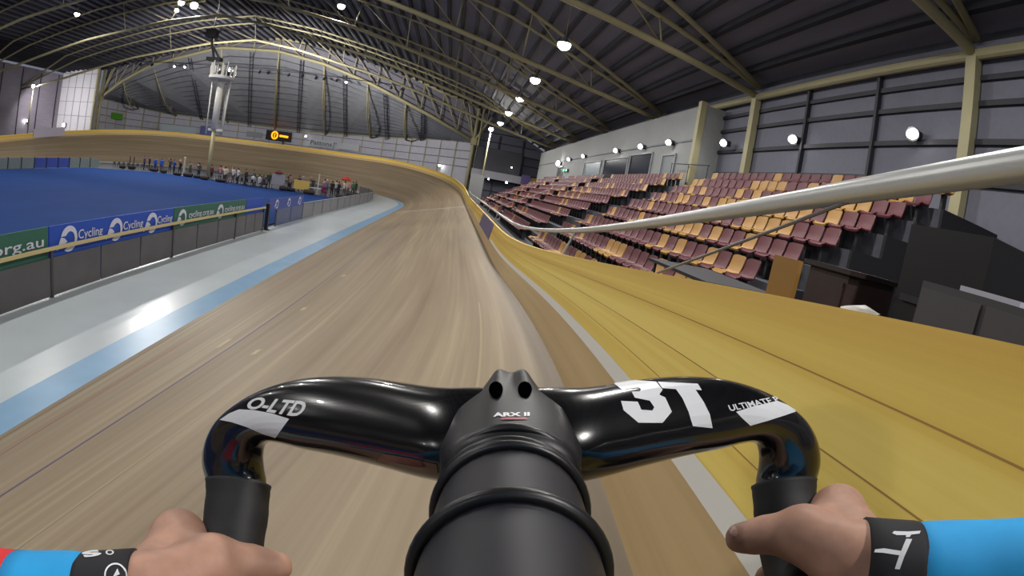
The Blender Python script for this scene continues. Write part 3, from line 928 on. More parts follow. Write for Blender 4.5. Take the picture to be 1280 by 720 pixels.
# far barrier on the left of the infield
fb = thing('barrier', 'far barrier of grey and blue panels along the left edge of the blue floor', 'barrier', (-38.4, 30, 0))
for i, y in enumerate(np.arange(14, 41, 1.9)):
    col = mat('far_panel', (112, 124, 124), .6, noise=.1) if not (31 < y < 36) else mat('far_panel_blue', (52, 72, 150), .6)
    MB().box((-38.55, y, .03), (-38.45, y + 1.8, 1.05)).build('panel', col, fb)
    MB().box((-38.6, y - .07, 0), (-38.4, y, 1.1)).build('post', M_dark, fb)
t = thing('wall_panel', 'pale boards on the fence at the far left by the lamp post', 'panel', (-60.5, 54, 3.5))
pa, pb_ = at_s(wall(.3, -.08), 121.5), at_s(wall(.3, -.08), 126.5)
MB().beam(pa + [0, 0, .5], pb_ + [0, 0, .5], .08, 1.3).build('board', mat('pale_board', (190, 182, 198), .6), t)

# ================================================================== WHITE TOWER WITH ADDED FLOODLIGHTS
TX, TY = -23.7, 44.5
tw = thing('tower', 'tall white tower with crown platform standing at the infield edge', 'tower', (TX, TY, 0))
MB().tube([(TX, TY, 0), (TX, TY, 5.7)], .24, 12).build('lower_pole', M_cream, tw, smooth=True)
MB().beam((TX - .75, TY, 5.75), (TX + 1.15, TY, 5.75), .3, .28).build('cross_beam', M_white, tw)
MB().tube([(TX, TY, 5.8), (TX - .1, TY, 11.7)], .42, 14).build('column', M_white, tw, smooth=True)
for dx, dy in ((-1.15, 0), (1.25, 0), (.5, .9), (.9, .5)):
    MB().tube([(TX + dx * .9, TY + dy, 5.2), (TX - .1 + dx, TY + dy, 11.6)], .09, 8).build('side_tube', M_white, tw, smooth=True)
MB().lathe([(1.3, 0), (1.55, .1), (1.55, .4), (1.3, .45)], (TX - .1, TY, 11.55), 20).build('platform', M_white, tw, smooth=40)
for k in range(16):
    a = 2 * math.pi * k / 16
    p = np.array([TX - .1 + 1.4 * math.cos(a), TY + 1.4 * math.sin(a), 11.9])
    MB().tube([p, p + [0.12 * math.cos(a), .12 * math.sin(a), 1.2 + .5 * ((k * 7) % 3) / 2]], .07, 6).build('crown_post', M_white, tw)
for dx, dd in ((-.9, (-.62, .76, .2)), (.1, (0.05, .97, .24)), (1.0, (.55, .82, .2))):  # floodlights added to brighten the rounded end wall and its roof
    q = np.array([TX - .1 + dx, TY + .9, 12.5])
    d_ = nrm(dd)
    hd_ = MB().lathe([(.12, -.3), (.3, -.2), (.36, .1)], q, 12, d_).build('added_floodlight_head', M_dark, tw, smooth=40)
    MB().lathe([(.34, .08), (.34, .12), (.1, .16)], q, 12, d_).build('lens', M_lampglow, hd_)
    MB().tube([q, (q[0], q[1], 11.9)], .05, 6).build('added_floodlight_stem', M_dark, tw)
    area_lamp(tw, q + d_ * .3, 1500, .6, direction=d_, spread=95)
MB().tube([(TX - .1, TY, 11.9), (TX - .1, TY, 13.4)], .22, 8).build('mast_head', M_white, tw, smooth=True)
sp = thing('speaker', 'black loudspeaker box hung above the white tower', 'speaker', (TX - 1.4, TY, 13.7))
MB().box((TX - 2.5, TY - .4, 13.75), (TX - .6, TY + .4, 14.15)).build('cabinet', M_black, sp)
MB().beam((TX - 1.7, TY, 14.15), (TX - 2.6, TY, 16.6), .25, .2).build('arm', M_dark, sp)
MB().beam((TX - 1.0, TY, 14.15), (TX - 2.2, TY, 15.6), .22, .2).build('arm', M_dark, sp)
MB().box((TX - 3.2, TY - .5, 16.5), (TX - 1.9, TY + .5, 17.5)).build('cabinet', M_black, sp)
MB().tube([(TX - 2.5, TY, 17.5), (TX - 2.5, TY, topz(TX - 2.5) + .3)], .05, 6).build('hanging_rod', M_dark, sp)

# ================================================================== SEATS
def seat_mesh(mb, o, mi=0):
    """moulded shell seat facing the track (-x), o = middle of the pan at the step edge"""
    x, y, z = o
    prof = [(-.20, -.02), (-.21, .02), (-.15, .035), (0, .02), (.13, .03), (.19, .09), (.235, .24), (.27, .40), (.265, .43), (.25, .43), (.215, .26), (.17, .12), (.11, .06), (0, .05), (-.15, .06)]
    n = len(prof)
    rings = []
    for j, (yy, dz, dx) in enumerate(((-.225, .03, -.03), (-.15, 0, 0), (.15, 0, 0), (.225, .03, -.03))):
        rings.append([(x + px + (dx if pz > .08 else 0), y + yy, z + pz + (dz if pz < .08 else -.03 * (j in (0, 3)))) for px, pz in prof])
    mb.loft(rings, True, True, mi)
    mb.box((x + .0, y - .04, z - .42), (x + .16, y + .04, z + .03), 2)
M_maroon = mat('maroon_seat', (90, 37, 45), .55)
M_yellow = mat('yellow_seat', (164, 122, 58), .5)
M_brack = mat('seat_bracket', (40, 40, 44), .6)
seats = []
for b, (y0, y1) in enumerate(YB):
    n = int((y1 - y0) / .52)
    for k in range(NROW):
        for j in range(n):
            x, y, z = X0 + k * PXR, y0 + .3 + j * .52, Z0 + k * PZR
            pr = .31 if b == 0 else .12
            seats.append((x, y, z, b, k, random.random() < pr))
seats.sort(key=lambda q: (q[0] - CAM_POS[0]) ** 2 + (q[1] - CAM_POS[1]) ** 2)
rows = ['front', 'second', 'third', 'fourth', 'fifth', 'sixth', 'seventh', 'eighth', 'top']
blocks = ['nearest block', 'second block', 'third block', 'farthest block']
me_seat = {}
for c, m_ in ((0, M_maroon), (1, M_yellow)):
    q = MB(); seat_mesh(q, (0, 0, 0))
    q.mi = [1 if i == 2 else 0 for i in q.mi]
    o = q.build('stadium_seat', [m_, M_brack], None, smooth=50)
    me_seat[c] = o
shown = [q for q in seats if not (q[4] == 0)][:300]
sset = set(shown)
first = {0: True, 1: True}
for x, y, z, b, k, yl in shown:
    src = me_seat[int(yl)]
    if first[int(yl)]:
        o = src; first[int(yl)] = False
    else:
        o = src.copy(); COL.objects.link(o)
    o.location = (x, y, z)
    c = 'yellow' if yl else 'maroon'
    tag(o, '%s moulded plastic seat in the %s row of the %s' % (c, rows[k], blocks[b]), 'seat', '%s seats in the %s row of the %s' % (c, rows[k], blocks[b]))
rest = MB()
for q in seats:
    if q not in sset:
        seat_mesh(rest, q[:3], 1 if q[5] else 0)
tag(rest.build('seat_rows', [M_maroon, M_yellow, M_brack], None, smooth=50), 'rows of mostly red seats receding along the stand', 'seats', kind='stuff')

# stair and gangway rails
def tube_rail(pts, posts, label, m=M_dark, r=.025):
    t = thing('stair_rail', label, 'railing', tuple(pts[0]))
    MB().tube(pts, r, 7).build('rail', m, t)
    for a, b in posts:
        MB().tube([a, b], r * .8, 6).build('post', m, t)
def sz(x): return Z0 - .42 + (x - (X0 - .05)) / PXR * PZR
for y, l, m_ in ((24.8, 'pale rail up the second aisle of the stand', mat('rail_pale', (150, 140, 150), .5)), (38.8, 'pale rail up the third aisle of the stand', MATS['rail_pale'] if 'rail_pale' in MATS else None)):
    tube_rail([(x, y, sz(x) + .95) for x in (8.6, 12, 15.8)], [((x, y, sz(x) - .1), (x, y, sz(x) + .95)) for x in (8.6, 11, 13.4, 15.8)], l, m_ or MATS['rail_pale'])
tube_rail([(16.5, 10.0, 6.75), (16.5, 14.4, 6.95)], [((16.5, y, 5.4), (16.5, y, z)) for y, z in ((10.1, 6.75), (12.2, 6.85), (14.3, 6.94))], 'dark gangway rail before the grey door of the white room')

# ================================================================== CLUTTER BEHIND THE FENCE
mb = MB(); mb.box((6.95, -42, 1.45), (18.2, -3.85, 2.45))
struct(mb, 'floor_platform', MATS['concourse'], 'raised dark platform behind the fence at the near bend', 'floor')
ch = thing('folding_chair', 'yellow chair standing behind the fence at the end of the stand', 'chair', (8.3, -7.1, 2.45))
MB().box((8.1, -7.32, 2.9), (8.5, -6.9, 2.95)).build('seat', M_yellow, ch)
MB().box((8.48, -7.32, 2.95), (8.53, -6.9, 3.62)).build('backrest', M_yellow, ch)
for x in (8.12, 8.48):
    for y in (-7.3, -6.92):
        MB().tube([(x, y, 2.45), (x, y, 2.92)], .015, 6).build('leg', M_dark, ch)
cb = thing('cabinet', 'brown wooden cabinet behind the fence right of the yellow chair', 'cabinet', (8.6, -7.95, 2.45))
MB().box((8.3, -8.2, 2.45), (8.9, -7.7, 3.62)).build('body', mat('brown_wood', (62, 46, 42), .6, noise=.15, scale=6), cb)
MB().box((8.25, -8.25, 3.62), (8.95, -7.65, 3.66)).build('top', mat('brown_top', (48, 36, 34), .5), cb)
MB().box((8.28, -8.17, 2.55), (8.3, -7.73, 3.55)).build('door', MATS['brown_wood'], cb)
ck = thing('equipment_case', 'large black equipment case behind the fence at the right edge', 'case', (8.9, -9.0, 2.45))
MB().box((8.5, -9.3, 2.47), (9.6, -8.55, 4.12)).build('body', M_black, ck)
MB().box((8.47, -9.33, 3.55), (9.43, -8.62, 3.6)).build('lid_edge', M_dark, ck)
MB().box((8.46, -9.05, 3.3), (8.5, -8.9, 3.36)).build('handle', M_dark, ck)
gc = thing('cabinet', 'grey metal cabinet behind the fence at the right edge of the picture', 'cabinet', (8.1, -9.75, 2.45))
MB().box((7.8, -10.2, 2.45), (8.4, -9.3, 3.72)).build('body', mat('grey_metal', (74, 72, 76), .5), gc)
for y0, y1 in ((-10.18, -9.77), (-9.73, -9.32)):
    d_ = MB().box((7.78, y0, 2.5), (7.8, y1, 3.68)).build('door', mat('grey_metal_door', (84, 82, 86), .45), gc)
    MB().box((7.76, (y0 + y1) / 2 - .05, 3.1), (7.78, (y0 + y1) / 2 + .05, 3.13)).build('handle', M_dark, d_)
pp = thing('paper_stack', 'pale papers lying on the grey cabinet by the black case', 'papers', (8.1, -9.7, 3.72))
MB().box((7.9, -9.9, 3.72), (8.2, -9.5, 3.75)).build('sheets', mat('paper', (190, 188, 200), .8), pp)
tb = thing('folding_table', 'dark folding table behind the fence below the stand side', 'table', (8.6, -5.4, 2.45))
MB().box((8.1, -6.3, 3.1), (9.1, -4.5, 3.14)).build('tabletop', M_dark, tb)
for x in (8.2, 9.0):
    for y in (-6.2, -4.6):
        MB().tube([(x, y, 2.45), (x, y, 3.11)], .02, 6).build('leg', M_dark, tb)
cl_ = thing('cloth', 'small white cloth lying over the top of the yellow fence', 'cloth', tuple(at_s(wall(FH, .045), -9.75)))
q = [at_s(wall(FH, .03 + .0), s_) for s_ in (-9.79, -9.775, -9.76, -9.745, -9.73)]
rings = []
for i, p in enumerate(q):
    hgt = [.006, .012, .016, .012, .006][i]
    rings.append([p + [-.02, 0, -.02], p + [-.02, 0, hgt * .6], p + [.02, 0, hgt], p + [.035, 0, hgt * .7], p + [.04, 0, .004]])
MB().loft(rings, True, True).build('folded_cloth', M_white, cl_, smooth=True)

# ================================================================== SMOOTH BODIES
def nets(F, lo, h):
    ins = F < 0
    n = F.shape
    c = [(i, j, k) for i in (0, 1) for j in (0, 1) for k in (0, 1)]
    sl_ = lambda A, o: A[o[0]:n[0] - 1 + o[0], o[1]:n[1] - 1 + o[1], o[2]:n[2] - 1 + o[2]]
    st = sum(sl_(ins, o).astype(np.int8) for o in c)
    act = (st > 0) & (st < 8)
    idx = np.argwhere(act)
    num = -np.ones(act.shape, int)
    num[act] = np.arange(len(idx))
    acc = np.zeros((len(idx), 3)); cnt = np.zeros(len(idx))
    for a in c:
        for ax in range(3):
            if a[ax]: continue
            b = list(a); b[ax] = 1
            fa = F[idx[:, 0] + a[0], idx[:, 1] + a[1], idx[:, 2] + a[2]]
            fb = F[idx[:, 0] + b[0], idx[:, 1] + b[1], idx[:, 2] + b[2]]
            m_ = (fa < 0) != (fb < 0)
            t = np.where(m_, fa / np.where(fa == fb, 1, fa - fb), 0)
            P = np.tile(np.array(a, float), (len(idx), 1)); P[:, ax] += t
            acc[m_] += P[m_]; cnt[m_] += 1
    V = lo + h * (idx + acc / cnt[:, None])
    Q = []
    for ax in range(3):
        u, v = [q for q in range(3) if q != ax]
        A = [slice(None)] * 3; B = [slice(None)] * 3
        A[ax] = slice(0, n[ax] - 1); B[ax] = slice(1, n[ax])
        d = ins[tuple(A)] != ins[tuple(B)]
        e = np.argwhere(d)
        e = e[(e[:, u] > 0) & (e[:, v] > 0) & (e[:, u] < n[u] - 1) & (e[:, v] < n[v] - 1)]
        def cell(du, dv):
            g = e.copy(); g[:, u] -= du; g[:, v] -= dv
            return num[g[:, 0], g[:, 1], g[:, 2]]
        q = np.stack([cell(1, 1), cell(0, 1), cell(0, 0), cell(1, 0)], 1)
        flip = ins[e[:, 0], e[:, 1], e[:, 2]] ^ (ax == 1)
        q[~flip] = q[~flip][:, ::-1]
        Q.append(q)
    Q = np.vstack(Q)
    return V, Q[(Q >= 0).all(1)]

def sdf_body(prims, h, k=0.02, pad=0.03):
    """prims: (a, b, ra, rb, id[, k]) tapered capsules melted together -> verts, quads, id per quad"""
    P = [(np.array(p[0], float), np.array(p[1], float)) + tuple(p[2:]) for p in prims]
    lo = np.min([np.minimum(p[0] - p[2], p[1] - p[3]) for p in P], 0) - pad
    hi = np.max([np.maximum(p[0] + p[2], p[1] + p[3]) for p in P], 0) + pad
    n = np.ceil((hi - lo) / h).astype(int) + 1
    g = np.stack(np.meshgrid(*[lo[i] + h * np.arange(n[i]) for i in range(3)], indexing='ij'), -1)
    F = None
    def dist(p, X):
        ab = p[1] - p[0]
        t = np.clip(((X - p[0]) @ ab) / max(ab @ ab, 1e-12), 0, 1)
        return np.linalg.norm(X - p[0] - t[..., None] * ab, axis=-1) - (p[2] + (p[3] - p[2]) * t)
    for p in P:
        d = dist(p, g)
        kk = p[5] if len(p) > 5 else k
        if F is None: F = d
        else:
            e = np.clip(kk - np.abs(F - d), 0, None) / kk
            F = np.minimum(F, d) - e * e * kk * .25
    V, Q = nets(F, lo, h)
    cen = V[Q].mean(1)
    D = np.stack([dist(p, cen) for p in P], 1)
    ids = np.array([p[4] for p in P])[D.argmin(1)]
    return V, Q, ids

def smooth_verts(V, Q, it=2, lam=.5):
    e = np.vstack([Q[:, [0, 1]], Q[:, [1, 2]], Q[:, [2, 3]], Q[:, [3, 0]]])
    for _ in range(it):
        s = np.zeros_like(V); c = np.zeros(len(V))
        np.add.at(s, e[:, 0], V[e[:, 1]]); np.add.at(s, e[:, 1], V[e[:, 0]])
        np.add.at(c, e[:, 0], 1); np.add.at(c, e[:, 1], 1)
        V = V * (1 - lam) + lam * s / np.maximum(c, 1)[:, None]
    return V

# ================================================================== PEOPLE AT THE TRACK CENTRE
M_skin_far = mat('far_skin', (196, 150, 128), .6)
def person(loc, rz, pose, shirt, trousers, hair, label, group=None, arm=0):
    s = 1.0
    if pose == 'sit':
        hip = .48
        P = [((0, 0, hip + .05), (0, .03, hip + .50), .155, .17, 1), ((-.17, 0, hip + .52), (.17, 0, hip + .52), .075, .075, 1),
             ((0, 0, hip + .55), (0, -.02, hip + .68), .055, .05, 0, .02), ((0, -.03, hip + .76), (0, -.02, hip + .83), .085, .098, 0, .02), ((0, .02, hip + .85), (0, .03, hip + .88), .095, .09, 3, .01)]
        for sx in (-1, 1):
            P += [((sx * .1, 0, hip), (sx * .13, -.42, hip + .02), .085, .065, 2), ((sx * .13, -.42, hip), (sx * .13, -.38, .08), .06, .045, 2),
                  ((sx * .13, -.36, .045), (sx * .14, -.52, .035), .045, .035, 3, .015),
                  ((sx * .21, 0, hip + .5), (sx * .25, -.10, hip + .24), .055, .045, 1), ((sx * .25, -.10, hip + .24), (sx * .15, -.32, hip + .14), .04, .032, 1 if arm == 0 else 0), ((sx * .15, -.32, hip + .14), (sx * .13, -.4, hip + .12), .036, .028, 0, .01)]
    else:
        P = [((0, 0, .95), (0, .0, 1.36), .145, .165, 1), ((-.17, 0, 1.41), (.17, 0, 1.41), .075, .075, 1),
             ((0, 0, 1.42), (0, -.01, 1.54), .055, .05, 0, .02), ((0, -.02, 1.60), (0, -.01, 1.67), .082, .096, 0, .02), ((0, .025, 1.69), (0, .03, 1.71), .094, .09, 3, .01)]
        for sx in (-1, 1):
            st = .06 if pose == 'stride' else 0
            P += [((sx * .09, 0, .93), (sx * .11, sx * st - .02, .50), .095, .062, 2), ((sx * .11, sx * st - .02, .50), (sx * .12, sx * st * 2 + .02, .09), .06, .042, 2),
                  ((sx * .12, sx * st * 2 + .03, .045), (sx * .14, sx * st * 2 - .15, .035), .045, .036, 3, .015)]
            if arm == 1 and sx == 1:
                P += [((.21, 0, 1.40), (.30, -.12, 1.62), .055, .045, 1), ((.30, -.12, 1.62), (.24, -.2, 1.86), .04, .03, 0), ((.24, -.2, 1.86), (.24, -.21, 1.95), .035, .025, 0, .01)]
            elif pose == 'bend':
                P += [((sx * .21, 0, 1.38), (sx * .25, -.16, 1.14), .055, .045, 1), ((sx * .25, -.16, 1.14), (sx * .12, -.36, 1.12), .04, .032, 0), ((sx * .12, -.36, 1.12), (sx * .08, -.43, 1.13), .035, .026, 0, .01)]
            else:
                P += [((sx * .21, 0, 1.40), (sx * .26, .02, 1.10), .055, .045, 1), ((sx * .26, .02, 1.10), (sx * .27, -.06, .85), .04, .032, 1 if arm == 0 else 0), ((sx * .27, -.06, .85), (sx * .265, -.08, .75), .035, .024, 0, .01)]
    V, Q, ids = sdf_body(P, .03, .05, .06)
    V = smooth_verts(V, Q, 1, .4)
    V[:, 2] -= V[:, 2].min()
    mb = MB()
    mb.v = [tuple(v) for v in V]; mb.f = [list(map(int, q)) for q in Q]; mb.mi = [int(i) for i in ids]
    o = mb.build('person', [M_skin_far, mat('cloth_%d_%d_%d' % shirt, shirt, .8), mat('cloth_%d_%d_%d' % trousers, trousers, .8), mat('cloth_%d_%d_%d' % hair, hair, .8)], None, smooth=True)
    o.location = loc; o.rotation_euler = (0, 0, rz)
    tag(o, label, 'person', group)
    return o
DK = (30, 30, 36)
ppl = [
 ((-34.6, 46.9), 2.4, 'stand', (84, 62, 120), DK, (60, 45, 40), 'person in a purple top standing left of the blue jackets', 0),
 ((-32.6, 46.5), 2.9, 'stand', (30, 84, 190), (28, 50, 120), (150, 110, 80), 'person in a bright blue jacket, leftmost of the three in blue', 0),
 ((-31.5, 46.3), 3.3, 'stand', (34, 90, 200), (28, 50, 120), (90, 60, 45), 'person in a bright blue jacket, middle of the three in blue', 0),
 ((-29.3, 45.8), 2.6, 'bend', (28, 70, 170), DK, (50, 40, 36), 'person in a blue jacket, rightmost of the three in blue', 0),
 ((-28.2, 45.4), 3.0, 'stride', (34, 34, 42), DK, (196, 150, 128), 'person in black raising one arm beside the white post', 1),
 ((-26.4, 44.8), 2.2, 'stand', (96, 104, 72), (70, 70, 64), (60, 50, 40), 'person in an olive jacket between white post and tower', 0),
 ((-25.0, 44.5), 3.4, 'stand', (72, 74, 80), (52, 52, 56), (40, 36, 34), 'person in a grey jacket just left of the tower foot', 0),
 ((-22.7, 43.4), 2.8, 'stand', (104, 50, 58), DK, (50, 40, 36), 'person in a dark red top just right of the tower foot', 0),
 ((-19.9, 43.4), 3.0, 'stand', (212, 208, 210), (64, 62, 74), (90, 70, 56), 'person in a white shirt standing behind the grey table', 1),
 ((-19.0, 42.8), 2.5, 'bend', (206, 204, 208), (60, 58, 70), (60, 46, 40), 'person in a white shirt bending forward beside the grey table', 1),
 ((-17.7, 42.0), 2.2, 'stride', (64, 42, 58), DK, (44, 36, 34), 'person in a dark plum top by the black chairs', 0),
 ((-16.7, 41.8), 3.1, 'sit', (210, 208, 214), (50, 48, 56), (110, 80, 60), 'person in white seated, left of two near the whiteboard', 1),
 ((-15.9, 41.7), 2.7, 'sit', (200, 198, 206), (52, 50, 58), (50, 40, 36), 'person in white seated, right of two near the whiteboard', 1),
 ((-15.2, 41.2), 2.4, 'sit', (58, 58, 70), DK, (60, 48, 40), 'person in charcoal seated just left of the whiteboard', 0),
 ((-12.8, 43.2), 2.8, 'stand', (150, 120, 112), (60, 50, 50), (120, 90, 66), 'person in a tan top standing right of the whiteboard', 0),
 ((-11.6, 44.0), 2.5, 'bend', (116, 92, 158), (60, 58, 80), (190, 180, 170), 'person in a violet top behind the yellow board', 0),
 ((-8.95, 44.6), 2.9, 'stand', (108, 108, 116), (60, 60, 66), (214, 206, 190), 'person in grey with a white cap behind the white table', 0),
 ((-8.6, 42.0), 2.6, 'sit', (128, 30, 84), (110, 40, 84), (140, 100, 90), 'person in a magenta top seated right of the white table', 1),
 ((-7.9, 43.0), 2.9, 'stand', (30, 29, 38), DK, (36, 32, 32), 'person in black standing right of the magenta top', 0),
 ((-7.3, 43.6), 2.4, 'bend', (36, 34, 44), DK, (40, 34, 34), 'person in black bending, below the red umbrella', 0),
 ((-7.6, 48.0), 3.2, 'stand', (206, 200, 190), (70, 68, 70), (60, 48, 42), 'person in cream standing right of the red umbrella', 1),
 ((-7.2, 51.0), 2.6, 'stride', (70, 110, 84), (60, 60, 60), (40, 34, 32), 'person in a green top at the right end of the crowd', 0),
 ((-7.4, 53.8), 2.9, 'stand', (60, 62, 66), DK, (40, 36, 34), 'person in dark grey last at the right end of the crowd', 0),
]
more = [('navy', (36, 44, 84)), ('pale grey', (176, 174, 180)), ('brown', (92, 66, 52)), ('black', (28, 28, 33)), ('light violet', (168, 150, 190)), ('cream', (206, 196, 176)), ('dark green', (44, 70, 52)), ('charcoal', (58, 58, 64)), ('pink', (190, 130, 146)), ('teal', (52, 104, 116))]
spots = [((-34.0, 47.2), 'left of the blue jackets and right of the purple top'), ((-30.4, 46.6), 'between the middle and rightmost blue jackets'), ((-27.0, 45.9), 'just right of the white post'), ((-25.7, 45.6), 'behind the olive jacket'), ((-22.0, 44.2), 'behind the left end of the grey table'), ((-21.1, 44.0), 'behind the middle of the grey table'), ((-18.4, 43.7), 'behind the bending white shirt'), ((-17.2, 43.2), 'behind the dark plum top'), ((-15.3, 43.0), 'behind the seated white pair'), ((-13.2, 44.0), 'behind the right edge of the whiteboard'), ((-12.2, 44.6), 'left of the violet top'), ((-10.6, 44.6), 'behind the right end of the yellow board'), ((-9.4, 45.4), 'behind the thin white post'), ((-8.2, 46.2), 'behind the magenta top'), ((-7.5, 49.6), 'between the cream and the green top'), ((-20.4, 42.2), 'in front of the grey table')]
for i, (q, l) in enumerate(spots):
    nm_, col = more[(i * 7) % 10]
    ppl.append((q, 2.2 + (i * 5 % 7) * .25, ('stand', 'bend', 'stride')[i % 3], col, [DK, (60, 62, 76), (84, 76, 66)][i % 3], [(60, 45, 36), (36, 30, 28), (150, 120, 84)][i % 3], 'person in a %s top, %s' % (nm_, l), i % 2))
for (x, y), rz, pose, sh, trs, hr, l, arm in ppl:
    person((x, y, .012 if (y < 42 and x < -6) or pose == 'x' else .0), rz, pose, sh, trs, hr, l, 'people at the track centre', arm)

def chair(loc, rz, m, label, group='folding chairs among the crowd'):
    t = thing('folding_chair', label, 'chair', loc, group)
    t.rotation_euler = (0, 0, 0)
    c, s = math.cos(rz), math.sin(rz)
    R = lambda x, y, z: (loc[0] + c * x - s * y, loc[1] + s * x + c * y, loc[2] + z)
    MB().beam(R(0, -.2, .44), R(0, .2, .44), .42, .04).build('seat', m, t)
    MB().beam(R(-.2, .21, .66), R(.2, .21, .66), .03, .34).build('backrest', m, t)
    for sx in (-.19, .19):
        MB().tube([R(sx, .22, 0), R(sx, .21, .82)], .014, 5).build('leg', M_dark, t)
        MB().tube([R(sx, -.18, 0), R(sx, -.16, .44)], .014, 5).build('leg', M_dark, t)
    return t
chs = [(-16.7, 42.0, 3.1, 'chair under the left seated person in white'), (-15.9, 41.9, 2.7, 'chair under the right seated person in white'), (-15.2, 41.4, 2.4, 'chair under the seated person in charcoal'), (-8.6, 42.2, 2.6, 'chair under the person in the magenta top')]
for i in range(11):
    chs.append((-37.0 + i * 1.0 * .62, 43.9 - .02 * i + .18 * i, 2.9, 'dark folding chair at the far blue floor edge, number %d from left' % (i + 1)))
for i in range(4):
    chs.append((-18.3 + i * .66, 41.4 - .1 * i, 2.6, 'black folding chair before the people in white, number %d from left' % (i + 1)))
for x, y, r_, l in chs:
    z_ = .011 if y < 42.2 else 0.0
    chair((x, y, z_), r_, M_black if 'black' in l else mat('chair_grey', (86, 84, 84), .6), l)
def table(x, y, w, d, h, m, label, z=0.0):
    t = thing('table', label, 'table', (x, y, z))
    MB().box((x - w / 2, y - d / 2, z + h - .04), (x + w / 2, y + d / 2, z + h)).build('tabletop', m, t)
    for sx in (-1, 1):
        for sy in (-1, 1):
            MB().tube([(x + sx * (w / 2 - .08), y + sy * (d / 2 - .08), z), (x + sx * (w / 2 - .08), y + sy * (d / 2 - .08), z + h - .03)], .02, 5).build('leg', M_dark, t)
table(-21.2, 43.0, 1.9, .8, .74, mat('table_grey', (120, 120, 128), .5), 'grey table behind the tower foot on the right')
table(-9.6, 42.9, 1.5, .8, .74, mat('table_white', (206, 208, 216), .5), 'white table left of the person in magenta')
wb = thing('whiteboard', 'grey-white board on a stand among the crowd', 'whiteboard', (-14.0, 42.4, 0))
MB().box((-14.75, 42.35, .55), (-13.2, 42.42, 1.7)).build('board', mat('board_face', (150, 150, 160), .5), wb)
for x in (-14.65, -13.3):
    MB().tube([(x, 42.45, 0), (x, 42.45, 1.75)], .03, 6).build('leg', M_dark, wb)
    MB().beam((x, 42.1, .03), (x, 42.8, .03), .05, .05).build('foot', M_dark, wb)
rb_ = thing('bag', 'dark red bag lying on top of the grey-white board ledge', 'bag', (-14.0, 42.4, 1.7))
MB().ball((-14.0, 42.4, 1.83), (.55, .2, .14), 12, 8).build('bag_body', mat('red_bag', (120, 44, 44), .7), rb_, smooth=True)
MB().tube([(-14.3, 42.4, 1.9), (-14.15, 42.4, 2.04), (-13.85, 42.4, 2.04), (-13.7, 42.4, 1.9)], .02, 5).build('handle', M_dark, rb_)
yb = thing('sign_board', 'yellow board standing in front of the violet top', 'board', (-11.0, 43.0, 0))
MB().box((-12.3, 42.95, .35), (-10.5, 43.02, 1.35)).build('panel', mat('board_yellow', (206, 178, 92), .6), yb)
for x in (-12.1, -10.7):
    MB().beam((x, 42.75, .03), (x, 43.3, .03), .05, .06).build('foot', M_dark, yb)
    MB().beam((x, 43.05, 0), (x, 43.05, 1.2), .05, .05).build('leg', M_dark, yb)
um = thing('umbrella', 'red umbrella raised at the right of the crowd', 'umbrella', (-6.9, 45.0, 0))
MB().tube([(-6.9, 45, 0), (-6.9, 45, 2.35)], .025, 6).build('pole', M_dark, um)
MB().lathe([(.02, .35), (.25, .28), (.5, .08), (.56, -.1), (.5, -.06), (.02, .28)], (-6.9, 45, 2.05), 12).build('canopy', mat('umbrella_red', (200, 52, 44), .6), um, smooth=True)
MB().lathe([(.25, 0), (.25, .06), (.04, .1)], (-6.9, 45, 0), 12).build('base', M_black, um)
def post(x, y, h, r, m, label, nm='post'):
    t = thing(nm, label, 'post', (x, y, 0))
    MB().tube([(x, y, .02), (x, y, h)], r, 8).build('pole', m, t)
    MB().lathe([(r * 2.5, 0), (r * 2.5, .03), (r, .05)], (x, y, 0), 10).build('base', m, t)
    MB().ball((x, y, h), (r * 1.3,) * 3, 8, 6).build('cap', m, t)
bags = [(-36.4, 44.6), (-35.2, 45.0), (-32.2, 45.7), (-30.2, 44.9), (-27.6, 43.9), (-26.0, 43.7), (-24.6, 43.4), (-22.9, 42.1), (-20.6, 41.7), (-13.1, 41.9), (-12.5, 42.5), (-10.1, 41.8), (-6.9, 42.8), (-6.6, 47.0)]
bl_ = ['by the leftmost chairs', 'by the pair of thin dark posts', 'below the left blue jacket', 'below the right blue jacket', 'at the foot of the white post', 'below the olive jacket', 'left of the tower foot', 'right of the tower foot', 'below the grey table', 'right of the whiteboard foot', 'left of the yellow board', 'left of the magenta top', 'below the bending person in black', 'below the person in cream']
for i, ((x, y), l) in enumerate(zip(bags, bl_)):
    z_ = .011 if i in (6, 7, 8, 9, 10, 11) else 0.0
    w_, h_ = .42 + .1 * (i % 3), .42 + .12 * (i % 2)
    t = thing('kit_bag', 'dark kit bag on the floor ' + l, 'bag', (x, y, z_), 'kit bags among the crowd')
    m_ = MB()
    m_.loft([[(x - w_ + 2 * w_ * u, y + .24 * (1 - abs(2 * u - 1) ** 4 * .3) * math.cos(q), z_ + h_ / 2 + h_ / 2 * (1 - abs(2 * u - 1) ** 4 * .3) * math.sin(q)) for q in np.linspace(0, 2 * math.pi, 13)[:-1]] for u in (0, .1, .5, .9, 1)])
    m_.build('bag_body', mat('bag_%d' % (i % 4), [(40, 36, 38), (52, 42, 50), (34, 40, 58), (66, 52, 44)][i % 4], .8), t, smooth=50)
    MB().tube([(x - .15, y, z_ + h_ - .01), (x - .1, y, z_ + h_ + .12), (x + .1, y, z_ + h_ + .12), (x + .15, y, z_ + h_ - .01)], .015, 5).build('handle', M_black, t)
post(-27.5, 45.2, 2.1, .12, mat('post_white', (196, 194, 186), .6), 'white post right of the person with raised arm')
post(-9.9, 44.4, 2.2, .07, MATS['post_white'], 'thin white post right of the yellow board')
post(-36.0, 45.6, 1.5, .06, M_dark, 'dark thin post, left of the pair before the far banking')
